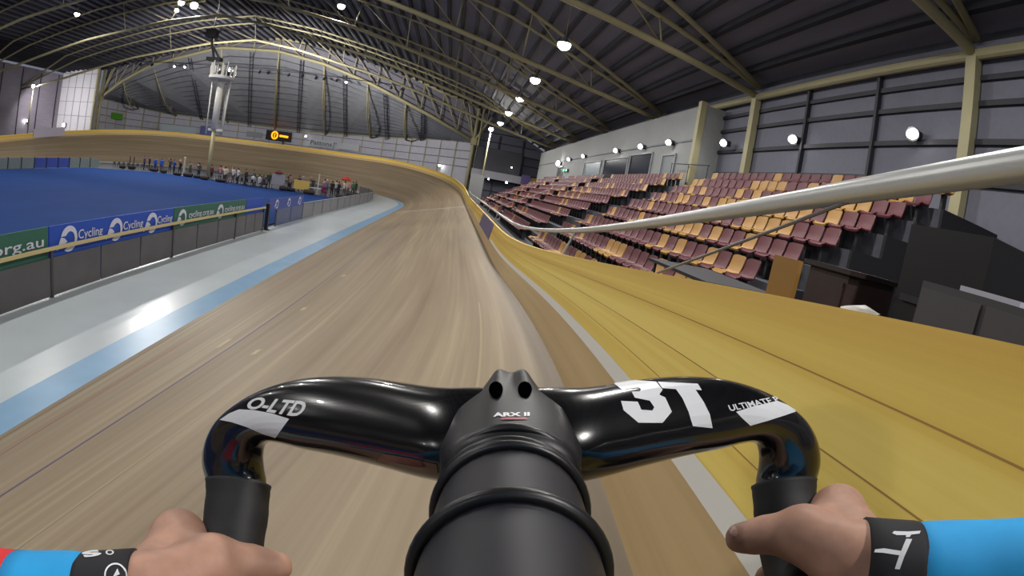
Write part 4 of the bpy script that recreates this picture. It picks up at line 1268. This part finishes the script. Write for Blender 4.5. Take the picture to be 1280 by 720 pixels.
post(-35.3, 45.5, 1.5, .06, M_dark, 'dark thin post, right of the pair before the far banking')
fbk = thing('bicycle', 'dark track bicycle standing before the crowd right of the tower', 'bicycle', (-18.9, 40.5, .01))
for dx in (-.5, .5):
    MB().tube([(-18.9 + dx, 40.5, .335 + .0) + np.array([.32 * math.cos(q), 0, .32 * math.sin(q)]) for q in np.linspace(0, 2 * math.pi, 25)[:-1]], .015, 6, loop=True).build('wheel', M_black, fbk)
for p, q in (((-.5, .33), (-.15, .3)), ((-.15, .3), (-.3, .85)), ((-.3, .85), (.38, .82)), ((-.15, .3), (.4, .72)), ((.36, .9), (.5, .33)), ((-.5, .33), (-.28, .75))):
    MB().tube([(-18.9 + p[0], 40.5, p[1]), (-18.9 + q[0], 40.5, q[1])], .018, 6).build('frame_tube', mat('bike_red', (120, 40, 46), .4), fbk)
MB().box((-19.32, 40.44, .88), (-19.06, 40.56, .93)).build('saddle', M_black, fbk)
MB().tube([(-18.52, 40.3, .92), (-18.5, 40.5, .94), (-18.52, 40.7, .92)], .014, 6).build('handlebar', M_black, fbk)

# ================================================================== THE BICYCLE UNDER THE CAMERA
M_gloss = mat('gloss_black', (9, 9, 12), .2, coat=.6, spec=.45)
M_matte = mat('matte_black', (15, 15, 19), .42, spec=.4)
M_rubber = mat('rubber_wrap', (14, 14, 24), .5, noise=.12, scale=220, spec=.45)
M_ring = mat('ring_rubber', (11, 11, 15), .38)
M_tape = mat('bar_tape', (15, 14, 18), .65, noise=.25, scale=120)
M_decal = mat('decal_white', (214, 216, 220), .35)
n_w = np.array([-math.sin(.41935) * 1.0, 0, math.cos(.41935)])
i_s = int(np.argmin(np.abs(S + 10.4754)))
bk_ = BK[i_s]; th_ = TH[i_s]
n_w = np.array([-math.cos(th_) * math.sin(bk_), -math.sin(th_) * math.sin(bk_), math.cos(bk_)])
n_c = CAM_R @ n_w
dn = -np.array([0, n_c[1], n_c[2]]); dn /= np.linalg.norm(dn)          # in the bicycle's plane, towards the ground
fw = np.array([0, -dn[2], dn[1]]); fw = fw if fw[2] > 0 else -fw
GL = 0.9679834641604966 / math.hypot(n_c[1], n_c[2])
def BP(f, u, x=0.0):                         # forward of the camera, height above the ground line, sideways
    return W(fw * f + dn * (GL - u) + np.array([x, 0, 0]))
root = BP(-.2, 0)
bike = thing('bicycle', 'black track bicycle with glossy wing-shaped handlebar in the foreground', 'bicycle', tuple(root))
def wbuild(mb, name, m, parent=bike, smooth=True):
    mb.v = [tuple(W(p)) for p in mb.v]
    return mb.build(name, m, parent, smooth)

# handlebar: stations (upper edge px, depth, lower edge px, depth, thickness)
ST = [((638, 492), .236, (638, 601), .200, .030), ((590, 492), .237, (590, 601), .201, .030), ((560, 491.5), .239, (558, 600), .203, .030),
      ((520, 485), .246, (520, 594), .211, .029), ((470, 477), .257, (470, 580.5), .222, .027), ((420, 474), .267, (420, 568), .233, .025),
      ((375, 477.5), .275, (378, 560), .244, .0235), ((335, 489), .281, (350, 553), .254, .023), ((303, 505), .284, (334, 551), .262, .0235),
      ((277, 525), .284, (326, 557), .268, .0245), ((262, 550), .281, (324, 572), .271, .026), ((259, 575), .279, (325, 588), .271, .028), ((264, 596), .276, (328, 602), .269, .029), ((270, 606), .273, (329.5, 607), .267, .029)]
TP = [((266, 603), .274, (331, 605), .267, .034), ((265, 625), .266, (330, 630), .260, .034), ((262, 655), .255, (326, 660), .250, .034), ((256, 690), .240, (319, 697), .235, .034), ((246, 735), .215, (308, 745), .210, .034), ((234, 785), .185, (294, 798), .180, .034)]
def stations(st, mir):
    out = []
    for (a, za, b, zb, t) in st:
        A, B = C(a[0], a[1], za), C(b[0], b[1], zb)
        if mir:
            A, B = A * [-1, 1, 1] + [-.0012, 0, 0], B * [-1, 1, 1] + [-.0012, 0, 0]
        out.append((A, B, t))
    return out
def wing(st, n=28, sharp=.8):
    cs = [(A + B) / 2 for A, B, t in st]
    rings = []
    for i, (A, B, t) in enumerate(st):
        tan = nrm(cs[min(i + 1, len(cs) - 1)] - cs[max(i - 1, 0)])
        ax = (A - B) / 2
        ax = ax - tan * (ax @ tan) * .15
        th_ax = nrm(np.cross(tan, ax)) * t / 2
        rings.append([cs[i] + ax * math.copysign(abs(math.cos(q)) ** sharp, math.cos(q)) + th_ax * math.copysign(abs(math.sin(q)) ** .85, math.sin(q)) for q in np.linspace(0, 2 * math.pi, n + 1)[:-1]])
    return rings
def resample(st, k=4):
    P = np.array([np.concatenate([A, B, [t]]) for A, B, t in st])
    out = []
    for i in range(len(P) - 1):
        p0, p1, p2, p3 = P[max(i - 1, 0)], P[i], P[i + 1], P[min(i + 2, len(P) - 1)]
        for j in range(k):
            u = j / k
            out.append(.5 * (2 * p1 + (p2 - p0) * u + (2 * p0 - 5 * p1 + 4 * p2 - p3) * u * u + (3 * p1 - p0 - 3 * p2 + p3) * u ** 3))
    out.append(P[-1])
    return [(q[:3], q[3:6], q[6]) for q in out]
Lh = resample(stations(ST, False)); Rh = resample(stations(ST, True))
mb = MB()
rl_, rr_ = wing(Lh), wing(Rh)
# one continuous bar from the left drop over the stem to the right drop
def orient(rs):                              # start every ring at the same side, same winding
    return rs
mb.loft(rl_, True, True)
o1 = len(mb.f)
mb.loft(rr_, True, True)
hb = wbuild(mb, 'handlebar', M_gloss)
for nm, mir in (('bar_tape', False), ('bar_tape', True)):
    st = resample(stations(TP, mir))
    rg = wing(st, 20, 1.0)
    for i, r_ in enumerate(rg):                 # overlapping wraps of the tape
        c_ = np.mean(r_, 0)
        f_ = 1.0 + .018 * (1 if (i % 5) < 3 else 0) + (.03 if i == 0 else 0)
        rg[i] = [c_ + (p - c_) * f_ for p in r_]
    wbuild(MB().loft(rg), nm, M_tape)

# stem: wrapped tube, rubber rings and clamp body
YA, RS = -.073, .0234
def circ(z, r, n=36):
    return [np.array([r * math.cos(q) - .0005, YA + r * math.sin(q), z]) for q in np.linspace(0, 2 * math.pi, n + 1)[:-1]]
stem = wbuild(MB().loft([circ(z, r) for z, r in ((.0, .0196), (.03, .0206), (.06, .0220), (.09, .0230), (.115, .0234), (.14, .0235), (.16, .0235), (.172, .0232), (.176, .022))]), 'stem', M_rubber)
def ring(z0, tilt, r=.0021, R=.0243):
    return [np.array([R * math.cos(q) - .0005, YA + R * math.sin(q), z0 + tilt * math.cos(q)]) for q in np.linspace(0, 2 * math.pi, 49)[:-1]]
for z0, tl, r in ((.1690, .0, .0020), (.1495, .001, .0019), (.1550, -.0012, .0017), (.1115, .0012, .0022)):
    wbuild(MB().tube(ring(z0, tl), r, 10, loop=True), 'rubber_ring', M_ring, stem)
SEC = [(.162, .0238, -.0496, -.098, 0), (.174, .0258, -.0488, -.102, 0), (.186, .0277, -.0479, -.105, 0), (.200, .0270, -.0468, -.104, .0002), (.212, .0246, -.0455, -.100, .0006), (.222, .0208, -.0442, -.096, .0012), (.231, .0168, -.0428, -.092, .0019), (.239, .0138, -.0414, -.088, .0023), (.245, .0122, -.0408, -.084, .0022), (.249, .0108, -.0418, -.078, .0016), (.251, .0085, -.0450, -.072, .0006)]
rings = []
for z, hw, top, bot, bp_ in SEC:
    r_ = []
    for q in np.linspace(-1, 1, 25):
        x = hw * math.sin(q * math.pi / 2)
        a = abs(x) / hw
        y = top - (.017 if z < .21 else .012) * (1 - math.sqrt(max(0, 1 - a ** 2.2))) + bp_ * (math.exp(-((abs(x) - .0072) / .0036) ** 2) - .55 * math.exp(-(x / .003) ** 2))
        r_.append((x - .0005, y, z))
    for q in np.linspace(1, -1, 13)[1:-1]:
        r_.append((hw * .96 * q - .0005, bot + .006 * abs(q) ** 3, z))
    rings.append(r_)
clamp = wbuild(MB().loft(rings), 'stem_clamp', M_matte, stem)

# ---- decals projected on the surfaces
def bvh(objs):
    vs_, fs = [], []
    for o in objs:
        off = np.array([0., 0, 0]); w_ = o
        while w_ is not None:
            off = off + np.array(w_.location); w_ = w_.parent
        b = len(vs_)
        vs_ += [tuple(np.array(v.co) + off) for v in o.data.vertices]
        fs += [[b + i for i in p.vertices] for p in o.data.polygons]
    return BVHTree.FromPolygons(vs_, fs)
def decal(name, px, faces, tree, m, parent, lift=.0003, sub=3):
    from mathutils.geometry import tessellate_polygon
    P_ = [tuple(map(float, q[:2])) for q in px]
    T = []
    for f in faces:
        f = list(f)
        if len(f) == 3: T.append(f)
        else: T += [[f[i] for i in t] for t in tessellate_polygon([[Vector((P_[i][0], P_[i][1], 0)) for i in f]])]
    for _ in range(5):                           # split long triangles so that the mark follows the curved surface
        mids, T2, more = {}, [], False
        def md(i, j):
            k = (min(i, j), max(i, j))
            if k not in mids:
                P_.append(((P_[i][0] + P_[j][0]) / 2, (P_[i][1] + P_[j][1]) / 2)); mids[k] = len(P_) - 1
            return mids[k]
        if max([math.dist(P_[t[a]], P_[t[(a + 1) % 3]]) for t in T for a in range(3)]) < 3.0: break
        for a, b_, c in T:
            x, y, z = md(a, b_), md(b_, c), md(c, a)
            T2 += [[a, x, z], [x, b_, y], [z, y, c], [x, y, z]]
        T = T2
        if len(T) > 6000: break
    pos, ok = [], []
    for q in P_:
        d = ray(q[0], q[1]) @ CAM_R
        h = tree.ray_cast(Vector(CAM_POS), Vector(d))
        if h[0] is None:
            pos.append((0, 0, 0)); ok.append(False)
        else:
            nn = h[1] if h[1].dot(Vector(d)) < 0 else -h[1]
            pos.append(tuple(h[0] + nn * lift)); ok.append(True)
    mb = MB()
    keep = [i for i in range(len(pos)) if ok[i]]
    mp = {i: j for j, i in enumerate(keep)}
    mb.add([pos[i] for i in keep], [[mp[v] for v in t] for t in T if all(ok[v] for v in t)])
    return mb.build(name, m, parent, smooth=True)
T_bar = bvh([hb]); T_clamp = bvh([clamp, stem])
cr2 = lambda P: [(640 + x / 3.2, 440 + y / 3.2) for x, y in P]
cr1 = lambda P: [(240 + x / 3.2, 440 + y / 3.2) for x, y in P]
three = cr2([(407, 127), (470, 113), (575, 120), (601, 152), (588, 172), (612, 183), (638, 240), (601, 284), (505, 284), (445, 234), (435, 197), (502, 200), (516, 232), (560, 235), (568, 222), (550, 196), (490, 184), (478, 160), (510, 158), (515, 150), (505, 143), (480, 146), (440, 153)])
tee = cr2([(583, 121), (742, 128), (758, 154), (733, 152), (765, 200), (790, 250), (801, 305), (722, 297), (705, 240), (680, 185), (655, 150), (600, 146)])
lg = decal('logo_figure', three, [list(range(len(three)))], T_bar, M_decal, hb)
decal('logo_letter', tee, [list(range(len(tee)))], T_bar, M_decal, hb)
blk = cr1([(112, 272), (150, 246), (190, 230), (250, 233), (320, 246), (390, 268), (362, 306), (335, 343), (280, 326), (220, 300), (160, 281)])
decal('white_block', blk, [list(range(len(blk)))], T_bar, M_decal, hb)
blk2 = cr2([(895, 240), (960, 219), (1060, 196), (1100, 212), (1140, 237), (1090, 254), (1020, 276), (952, 295), (922, 268)])
decal('white_block', blk2, [list(range(len(blk2)))], T_bar, M_decal, hb)
v, f = text_polys('O-LTD', .03)
decal('lettering', quad_map(v, cr1([(208, 225), (432, 263), (470, 199), (248, 180)])), f, T_bar, M_decal, hb)
v, f = text_polys('ULTIMATE P', .02)
decal('lettering', quad_map(v, cr2([(872, 238), (1075, 198), (1055, 178), (862, 214)])), f, T_bar, M_decal, hb)
v, f = text_polys('ARX II', .04)
decal('lettering', quad_map(v, [(616.5, 521.8), (662, 520.6), (662, 516.0), (616.5, 516.4)]), f, T_clamp, M_decal, clamp)
decal('red_stripe_or_reflection', [(627, 522.6), (658, 522.2), (659, 525.0), (626, 525.4)], [[0, 1, 2, 3]], T_clamp, mat('decal_red', (130, 26, 44), .4), clamp)
for cx in (620, 656):
    P = [(cx + 8.6 * math.cos(q), 488 + 10.4 * math.sin(q)) for q in np.linspace(0, 2 * math.pi, 21)[:-1]]
    decal('bolt_recess_shade', P, [list(range(20))], T_clamp, mat('recess_shade_black', (2, 2, 3), .9, spec=0), clamp, .0004)  # flat black discs painted as the shade inside the bolt holes
for cx, sg in ((548, -1), (736, 1)):
    P = [(508 + 0, 0)]
lowr = [(470, 577), (500, 584), (530, 590), (548, 592), (546, 580), (510, 572), (480, 567)]
decal('red_stripe_or_reflection', lowr, [list(range(7))], T_bar, mat('sleeve_reflection_red', (60, 10, 16), .2, coat=1), hb)  # reflection of the red sleeve painted onto the bar's lower edge

# frame, fork, wheels
M_frame = mat('frame_black', (18, 18, 22), .25, coat=.6)
def btube(pts, r, name, m=M_frame):
    return MB().tube(pts, r, 12).build(name, m, bike, smooth=True)
FA, RA, RW = .27, -.70, .335
hub_f, hub_r = BP(FA, RW), BP(RA, RW)
for nm, hub, f0 in (('front_wheel', hub_f, FA), ('rear_wheel', hub_r, RA)):
    tyre = MB().tube([BP(f0 + (RW - .011) * math.cos(q), RW + (RW - .011) * math.sin(q)) for q in np.linspace(0, 2 * math.pi, 61)[:-1]], .011, 10, loop=True).build(nm, M_black, bike, smooth=True)
    mb = MB()
    rgs = []
    for r_, w_ in ((.317, .009), (.27, .011), (.03, .026)):
        rgs.append([BP(f0 + r_ * math.cos(q), RW + r_ * math.sin(q), w_) for q in np.linspace(0, 2 * math.pi, 49)[:-1]])
    for r_, w_ in ((.03, -.026), (.27, -.011), (.317, -.009)):
        rgs.append([BP(f0 + r_ * math.cos(q), RW + r_ * math.sin(q), w_) for q in np.linspace(0, 2 * math.pi, 49)[:-1]])
    mb.loft(rgs).build('disc', mat('disc_carbon', (24, 24, 28), .35), tyre, smooth=40)
steer_t = W(np.array([0, YA, .02])); 
hd = BP(.09, .73)
btube([steer_t, hd], .022, 'head_tube')
for sx in (-1, 1):
    btube([BP(.11, .70, sx * .03), BP(.2, .5, sx * .045), BP(FA, RW, sx * .045)], .013, 'fork_blade')
    btube([BP(RA, RW, sx * .06), BP(-.31, .29, sx * .03)], .011, 'chain_stay')
    btube([BP(RA, RW, sx * .06), BP(-.46, .74, sx * .02)], .009, 'seat_stay')
    btube([BP(-.31 + sx * .12, .29 - sx * .11, sx * .07), BP(-.31, .29, sx * .05)], .012, 'crank')
    MB().beam(BP(-.31 + sx * .12 - .05, .29 - sx * .11, sx * .12), BP(-.31 + sx * .12 + .05, .29 - sx * .11, sx * .12), .07, .018).build('pedal', M_black, bike)
btube([BP(.06, .80), BP(-.45, .79)], .018, 'top_tube')
btube([BP(.10, .68), BP(-.31, .29)], .022, 'down_tube')
btube([BP(-.31, .29), BP(-.5, .93)], .017, 'seat_tube')
btube([BP(-.31, .29, -.09), BP(-.31, .29, .09)], .022, 'bottom_bracket')
mb = MB()
mb.loft([[BP(f_, .945 + h_ + .02 * math.cos(q) * .5, w_ * math.sin(q)) for q in np.linspace(0, 2 * math.pi, 17)[:-1]] for f_, w_, h_ in ((-.36, .015, 0), (-.42, .022, .002), (-.52, .045, .006), (-.6, .068, .01), (-.63, .06, .01))]).build('saddle', M_black, bike, smooth=True)

# ================================================================== THE RIDER
M_skin = mat('skin', (172, 132, 113), .55, noise=.13, scale=90, spec=.3)
M_skin.node_tree.nodes['Principled BSDF'].inputs['Subsurface Weight'].default_value = .08
M_skin.node_tree.nodes['Principled BSDF'].inputs['Subsurface Radius'].default_value = (.01, .004, .002)
M_sleeve = mat('blue_jersey', (20, 150, 214), .7, noise=.06, scale=40)
M_cuffm = mat('black_cuff', (18, 17, 24), .75)
M_short = mat('black_shorts', (20, 20, 24), .7)
rider = thing('person', 'rider in blue long sleeves with black cuffs gripping the handlebar drops', 'person', tuple(BP(-.4, .012)))
def hand_prims(shift=np.zeros(3)):
    """right hand in the bike frame; the left one is mirrored from it"""
    b = lambda px, py, z: C(px, py, z)
    ax_pts = [C(973.5, 607, .271), C(978.5, 645, .2545), C(984, 680, .2395), C(992, 720, .219), C(1000, 755, .199)]
    a0, a1 = ax_pts[1], ax_pts[4]
    a = nrm(a1 - a0)
    o = nrm(np.array([1, .35, -.15]) - a * (np.array([1, .35, -.15]) @ a))
    f = nrm(np.cross(o, a)); f = f if f[2] > 0 else -f
    pt = lambda A, ang, r: A + r * (math.cos(math.radians(ang)) * o + math.sin(math.radians(ang)) * f)
    wr = HAND_WR
    P = []
    lens = [0.029, .047, .064, .080]
    mlen = [0.005, .024, .043, .060]
    rad = [.0098, .0100, .0094, .0082]
    A0 = C(977.5, 640, .2560)
    mcs = []
    for i in range(4):
        A = A0 + a * lens[i]
        m = pt(A0 + a * mlen[i], 10 - 3 * i, .0345 + .0006 * i); mcs.append(m)
        p1 = pt(A, 52, .0335); p2 = pt(A + a * .001, 88, .0258); p3 = pt(A + a * .002, 124, .0256)
        r_ = rad[i]
        P += [(m, p1, r_ * 1.22, r_ * 1.04, 0, .006), (p1, p2, r_ * 1.04, r_ * .95, 0, .004), (p2, p3, r_ * .95, r_ * .8, 0, .004)]
    for i, m in enumerate(mcs):
        w_ = wr + a * (i - 1.5) * .006 + f * -.002
        P.append((m, w_, .0140 - .0006 * i, .0118, 0, .009))
    tb0 = C(1060, 698, .189); tb1 = C(1002, 667, .2105); tb2 = C(957, 668, .2205); tb3 = C(925, 674, .2265)
    P += [(wr, tb0, .013, .0160, 0, .010), (tb0, tb1, .0165, .0118, 0, .014), (mcs[0], tb1, .0110, .0100, 0, .018), (tb1, tb2, .0112, .0094, 0, .007), (tb2, tb3, .0096, .0072, 0, .005), (tb3 + nrm(tb2 - tb3) * .006, tb3 + np.array([-.0005, .002, 0]), .0080, .0066, 0, .005)]
    el = HAND_EL
    P += [(wr, wr + (el - wr) * .3, .0210, .0225, 0, .012), (wr + (el - wr) * .3, wr + (el - wr) * .55, .0225, .0265, 0, .02)]
    return P
HAND_WR = C(1104, 714, .178)
HAND_EL = np.array([.415, -.150, .050])
def xf(P, mir, sh):
    out = []
    for p in P:
        q = [np.array(p[0]) * ([-1, 1, 1] if mir else [1, 1, 1]) + sh, np.array(p[1]) * ([-1, 1, 1] if mir else [1, 1, 1]) + sh]
        out.append(tuple(q) + tuple(p[2:]))
    return out
SHL = np.array([-.0012, -.0125, -.010])
body = MB()
for mir, sh in ((False, np.zeros(3)), (True, SHL)):
    V, Q, ids = sdf_body(xf(hand_prims(), mir, sh), .0021, .01, .01)
    V = smooth_verts(V, Q, 2, .45)
    body.add([W(v) for v in V], [list(map(int, q)) for q in Q])
hand_tree_n = len(body.v)
# rest of the rider, behind the camera: head, torso, upper arms, hips and legs
Pb = []
hipc = fw * -.62 + dn * (GL - .98); chest = fw * -.22 + dn * (GL - 1.22); neck = fw * -.10 + dn * (GL - 1.30); headc = fw * -.02 + dn * (GL - 1.40)
Pb += [(hipc, fw * -.45 + dn * (GL - 1.12), .15, .14, 1), (fw * -.45 + dn * (GL - 1.12), chest, .14, .155, 1), (chest + [-.14, 0, 0], chest + [.14, 0, 0], .085, .085, 1),
       (chest, neck, .08, .058, 0), (neck, headc + dn * .03, .056, .07, 0), (headc - fw * .05, headc + fw * .03, .10, .092, 0)]
for sx, el_, wr_ in ((1, HAND_EL, HAND_WR), (-1, HAND_EL * [-1, 1, 1] + SHL, HAND_WR * [-1, 1, 1] + SHL)):
    sh_ = chest + [sx * .18, 0, 0]
    Pb += [(sh_, el_, .058, .038, 1), (el_, el_ + (wr_ - el_) * .40, .036, .026, 1)]
    hp = hipc + [sx * .09, 0, 0]
    ank = fw * (-.31 + sx * .12 - .06) + dn * (GL - (.29 - sx * .11 + .10)) + [sx * .11, 0, 0]
    mid_ = (hp + ank) / 2 + fw * (.20 - sx * .02) + dn * -.06
    Pb += [(hp, mid_, .10, .068, 2), (mid_, ank, .06, .04, 0), (ank + dn * .04 - fw * .03, ank + dn * .06 + fw * .15, .042, .034, 2)]
V, Q, ids = sdf_body(Pb, .014, .05, .05)
V = smooth_verts(V, Q, 2, .4)
body.add([W(v) for v in V], [list(map(int, q)) for q in Q])
body.mi = [0] * (len(body.f) - len(Q)) + [int(i) for i in ids]
bo = body.build('body', [M_skin, M_sleeve, M_short], rider, smooth=True)
hel = MB()
hel.loft([[headc - dn * h_ + (fw * math.cos(q) * 1.25 + np.array([1, 0, 0]) * math.sin(q)) * r_ for q in np.linspace(0, 2 * math.pi, 25)[:-1]] for h_, r_ in ((.01, .108), (.04, .115), (.08, .108), (.115, .08), (.135, .03))])
wbuild(hel, 'helmet', mat('helmet_white', (220, 222, 226), .3), rider)

T_body = bvh([bo])
nl = [(917 + 5.0 * math.cos(q) + 1.5 * math.sin(q), 663.5 + 7.0 * math.sin(q)) for q in np.linspace(0, 2 * math.pi, 17)[:-1]]
decal('thumb_nail', nl, [list(range(16))], T_body, mat('nail', (206, 160, 146), .3), bo, .0004)
def arm_frame(mir, sh):
    wr_ = HAND_WR * ([-1, 1, 1] if mir else [1, 1, 1]) + sh
    el_ = HAND_EL * ([-1, 1, 1] if mir else [1, 1, 1]) + sh
    return wr_, el_
sleeves = []
for mir, sh in ((False, np.zeros(3)), (True, SHL)):
    wr_, el_ = arm_frame(mir, sh)
    d = nrm(el_ - wr_); L = np.linalg.norm(el_ - wr_)
    u = nrm(np.cross(d, (0, 0, 1))); v_ = np.cross(d, u)
    def rg(t, r, n=40, wob=0):
        return [wr_ + d * t + (r + wob * math.sin(3 * q + t * 90)) * (math.cos(q) * u + math.sin(q) * v_) for q in np.linspace(0, 2 * math.pi, n + 1)[:-1]]
    c0 = -.0135 if not mir else -.0055
    c1 = c0 + .0255
    cuff = MB().loft([rg(c0, .0235), rg(c0 + .0005, .0264), rg(c0 + .012, .0264), rg(c1, .0264), rg(c1 + .003, .026), rg(c1 + .003, .0235)], cap=False)
    cuff = wbuild(cuff, 'cuff', M_cuffm, rider)
    ts = np.linspace(c1, L * 1.02, 26)
    def sr(t):
        return float(np.interp(t, [c1, c1 + .003, c1 + .03, .12, .2, L * 1.02], [.0255, .0262, .0274, .034, .043, .046]))
    red0 = .0585 if mir else 9
    prt = [('sleeve', ts[ts <= red0 + .008], M_sleeve)] + ([('sleeve_panel', ts[ts >= red0], mat('red_jersey', (206, 40, 44), .7))] if mir else [])
    for nm, tt, m_ in prt:
        sl_o = wbuild(MB().loft([rg(t, sr(t), 40, .0005) for t in tt], cap=True), nm, m_, rider)
    sleeves.append(cuff)
TR, TL_ = bvh([sleeves[0]]), bvh([sleeves[1]])
c4 = lambda P: [(880 + x / 3.2, 590 + y / 3.2) for x, y in P]
c3 = lambda P: [(x / 3.2, 590 + y / 3.2) for x, y in P]
tbar = c4([(808, 268), (832, 270), (800, 340), (782, 390), (762, 388), (780, 335)])
tst = c4([(684, 310), (720, 306), (796, 318), (790, 335), (715, 324), (680, 322)])
decal('letter', tbar, [list(range(6))], TR, M_decal, sleeves[0])
decal('letter', tst, [list(range(6))], TR, M_decal, sleeves[0])
aa = c4([(752, 246), (760, 238), (815, 240), (866, 237), (862, 248), (828, 252), (822, 262), (806, 262), (808, 254), (770, 254)])
decal('letter', aa, [list(range(10))], TR, M_decal, sleeves[0])
v, f = text_polys('S', .06)
decal('letter', quad_map(v, c3([(340, 345), (412, 333), (392, 311), (322, 322)])), f, TL_, M_decal, sleeves[1])
v, f = text_polys('O', .03)
decal('letter', quad_map(v, c3([(428, 336), (460, 330), (452, 311), (418, 316)])), f, TL_, M_decal, sleeves[1])
cx, cy = 144.5, 719
ro_ = [(cx + 14 * math.cos(q), cy + 15 * math.sin(q)) for q in np.linspace(0, 2 * math.pi, 29)[:-1]]
ri_ = [(cx + 12 * math.cos(q), cy + 13 * math.sin(q)) for q in np.linspace(0, 2 * math.pi, 29)[:-1]]
decal('emblem', ro_ + ri_, [[i, (i + 1) % 28, 28 + (i + 1) % 28, 28 + i] for i in range(28)], TL_, M_decal, sleeves[1])
decal('emblem', [(141, 722), (147, 711), (150, 718), (146, 720)], [[0, 1, 2, 3]], TL_, M_decal, sleeves[1])
